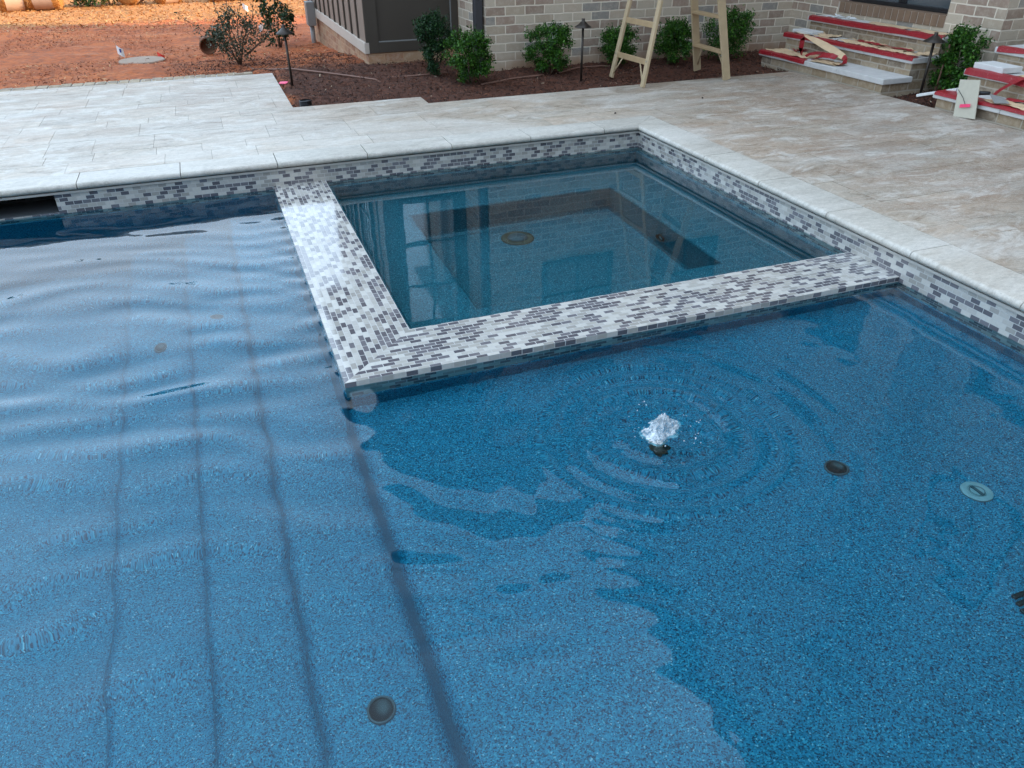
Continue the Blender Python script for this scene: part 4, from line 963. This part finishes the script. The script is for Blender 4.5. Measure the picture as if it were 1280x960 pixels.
# far yard: straw rolls, shrubs, trees
def roll(label, x, y, r, L_, rz):
    z0 = float(gz(x, y)); t = thing('straw_roll', label, 'straw roll', (x, y, z0), 'rolled straw blankets on the far slope')
    b = MB(); n = 30
    prof_ = [(.001, -L_/2), (r*.7, -L_/2-.02), (r, -L_/2+.02), (r*1.02, -L_*.2)]; b.lathe(prof_+[(p[0], -p[1]) for p in reversed(prof_)], (0, 0, 0), n, axis='x')
    o = b.build('roll', 'straw', smooth=True, rnd=[(random.random()*.8,)*3+(1,) for _ in b.v]); o.parent = t; o.location = (0, 0, r*.95); o.rotation_euler = (0, 0, rz)
    b = MB(); b.lathe([(r*1.035, -L_*.3), (r*1.04, 0), (r*1.035, L_*.3)], (0, 0, 0), n, axis='x'); o = b.build('wrap', 'wrap_pale', smooth=True); o.parent = t; o.location = (0, 0, r*.95); o.rotation_euler = (0, 0, rz)
    P = rng.normal(0, 1, (700, 3)); P[:, 0] = rng.choice([-1, 1], 700)*rng.uniform(.32, .52, 700)*L_; a = rng.uniform(0, 6.28, 700); P[:, 1] = np.cos(a)*r; P[:, 2] = np.sin(a)*r
    V = leaves(P, .12, 0, .06); rr = np.repeat(rng.uniform(0, 1, (700, 1)), 4, 0); o = npmesh('loose_ends', V, np.arange(len(V)).reshape(-1, 4), 'straw', np.concatenate([rr, rr, rr, np.ones_like(rr)], 1))
    o['kind'] = 'stuff'; o.parent = t; o.location = (0, 0, r*.95); o.rotation_euler = (0, 0, rz)
for k, (x, l, rz, L_) in enumerate([(-6.28, 'leftmost pale wrapped straw roll on the far slope', .3, .55), (-5.72, 'pale wrapped straw roll just left of the dark green far shrub', -.1, .6), (-4.15, 'straw roll standing alone right of the yellow-green far shrub', 1.3, .5),
        (-3.45, 'straw roll with loose ends in the middle of the far slope', .5, .5), (-2.35, 'straw roll behind the top of the loose grey-green shrub', .1, .6), (-1.75, 'rightmost straw roll at the top of the frame', -.3, .6)]):
    roll(l, x*1.03, 14.25 if x < -5 else 14.6, .22, L_, rz)
shrub('far_shrub', 'dark green shrub in sun between the far straw rolls', (-5.15, 14.6), .38, .7, 1500, .07, 'tree_leaf', None, 0, seed=12)
shrub('far_shrub', 'yellow-green shrub in sun beside the dark green one', (-4.72, 14.6), .28, .6, 1100, .07, 'yellow_green_leaf', None, 0, seed=13)

def tree_proto(seed, H):
    r_ = np.random.default_rng(seed); n = 5200; K = 60; cl = []
    while len(cl) < K:
        p = r_.uniform(-1, 1, 3)
        if (p**2).sum() < 1: cl.append(p*np.array([H*.30, H*.30, H*.36])+np.array([0, 0, H*.60]))
    cl = np.array(cl); P = cl[r_.integers(0, K, n)]+r_.normal(0, H*.045, (n, 3)); V = leaves(P, .42, .2, .6)
    rr = np.repeat(r_.uniform(0, 1, (n, 1)), 4, 0); return V, np.concatenate([rr, rr, rr, np.ones_like(rr)], 1), cl
protos = []
for sdx, H in ((1, 12.0), (2, 10.0)):
    V, rn, cl = tree_proto(sdx, H); cr_ = npmesh('crown', V, np.arange(len(V)).reshape(-1, 4), 'tree_leaf', rn)
    b = MB(); b.tube([(0, 0, -.5), (.1, 0, H*.3), (0, .1, H*.6), (0, 0, H*.85)], [.26, .2, .13, .04], 9)
    for e in cl[:14]: b.tube([(0, 0, H*.3+e[2]*.15), tuple(e*.5+np.array([0, 0, H*.2])), tuple(e)], [.10, .06, .02], 6)
    tk = b.build('trunk', 'bark', smooth=True); protos.append((cr_, tk))
first = [True, True]
TR = [(-24, 15, 1.0), (-19, 20, 1.05), (-14.5, 23, 1.1), (-10.5, 25, 1.0), (-6.6, 26, 1.1), (-2.6, 26.5, 1.0), (1.5, 27, 1.05), (6, 27, 1.0), (-20, -14, 1.1), (-12, -18, 1.0), (-4, -20, 1.15), (4, -21, 1.0), (-26, 4, 1.0), (-27, -6, 1.05)]
TL = ['far left tree at the west corner of the yard', 'second tree from the west corner of the yard', 'third tree from the west corner of the yard', 'tree behind the leftmost straw roll', 'tree behind the dark green far shrub', 'tree behind the far white flag', 'tree behind the siding bay', 'tree furthest east behind the house',
      'tree behind the pool at the south-west corner', 'second tree in the row behind the photographer', 'third tree in the row behind the photographer', 'last tree in the row behind the photographer', 'northern of two trees beyond the pool left end', 'southern of two trees beyond the pool left end']
for i, (x, y, s) in enumerate(TR):
    k = i % 2
    t = thing('broadleaf_tree', TL[i]+(', taller leafy kind' if k == 0 else ', shorter leafy kind'), 'tree', (x, y, -.25), 'trees around the yard')
    for o in protos[k]:
        c = o if first[k] else o.copy()
        if not first[k]: C.objects.link(c)
        c.parent = t; c.location = (0, 0, 0)
    first[k] = False; t.scale = (s*.95, s*.95, s*.55); t.rotation_euler = (0, 0, i*1.7)
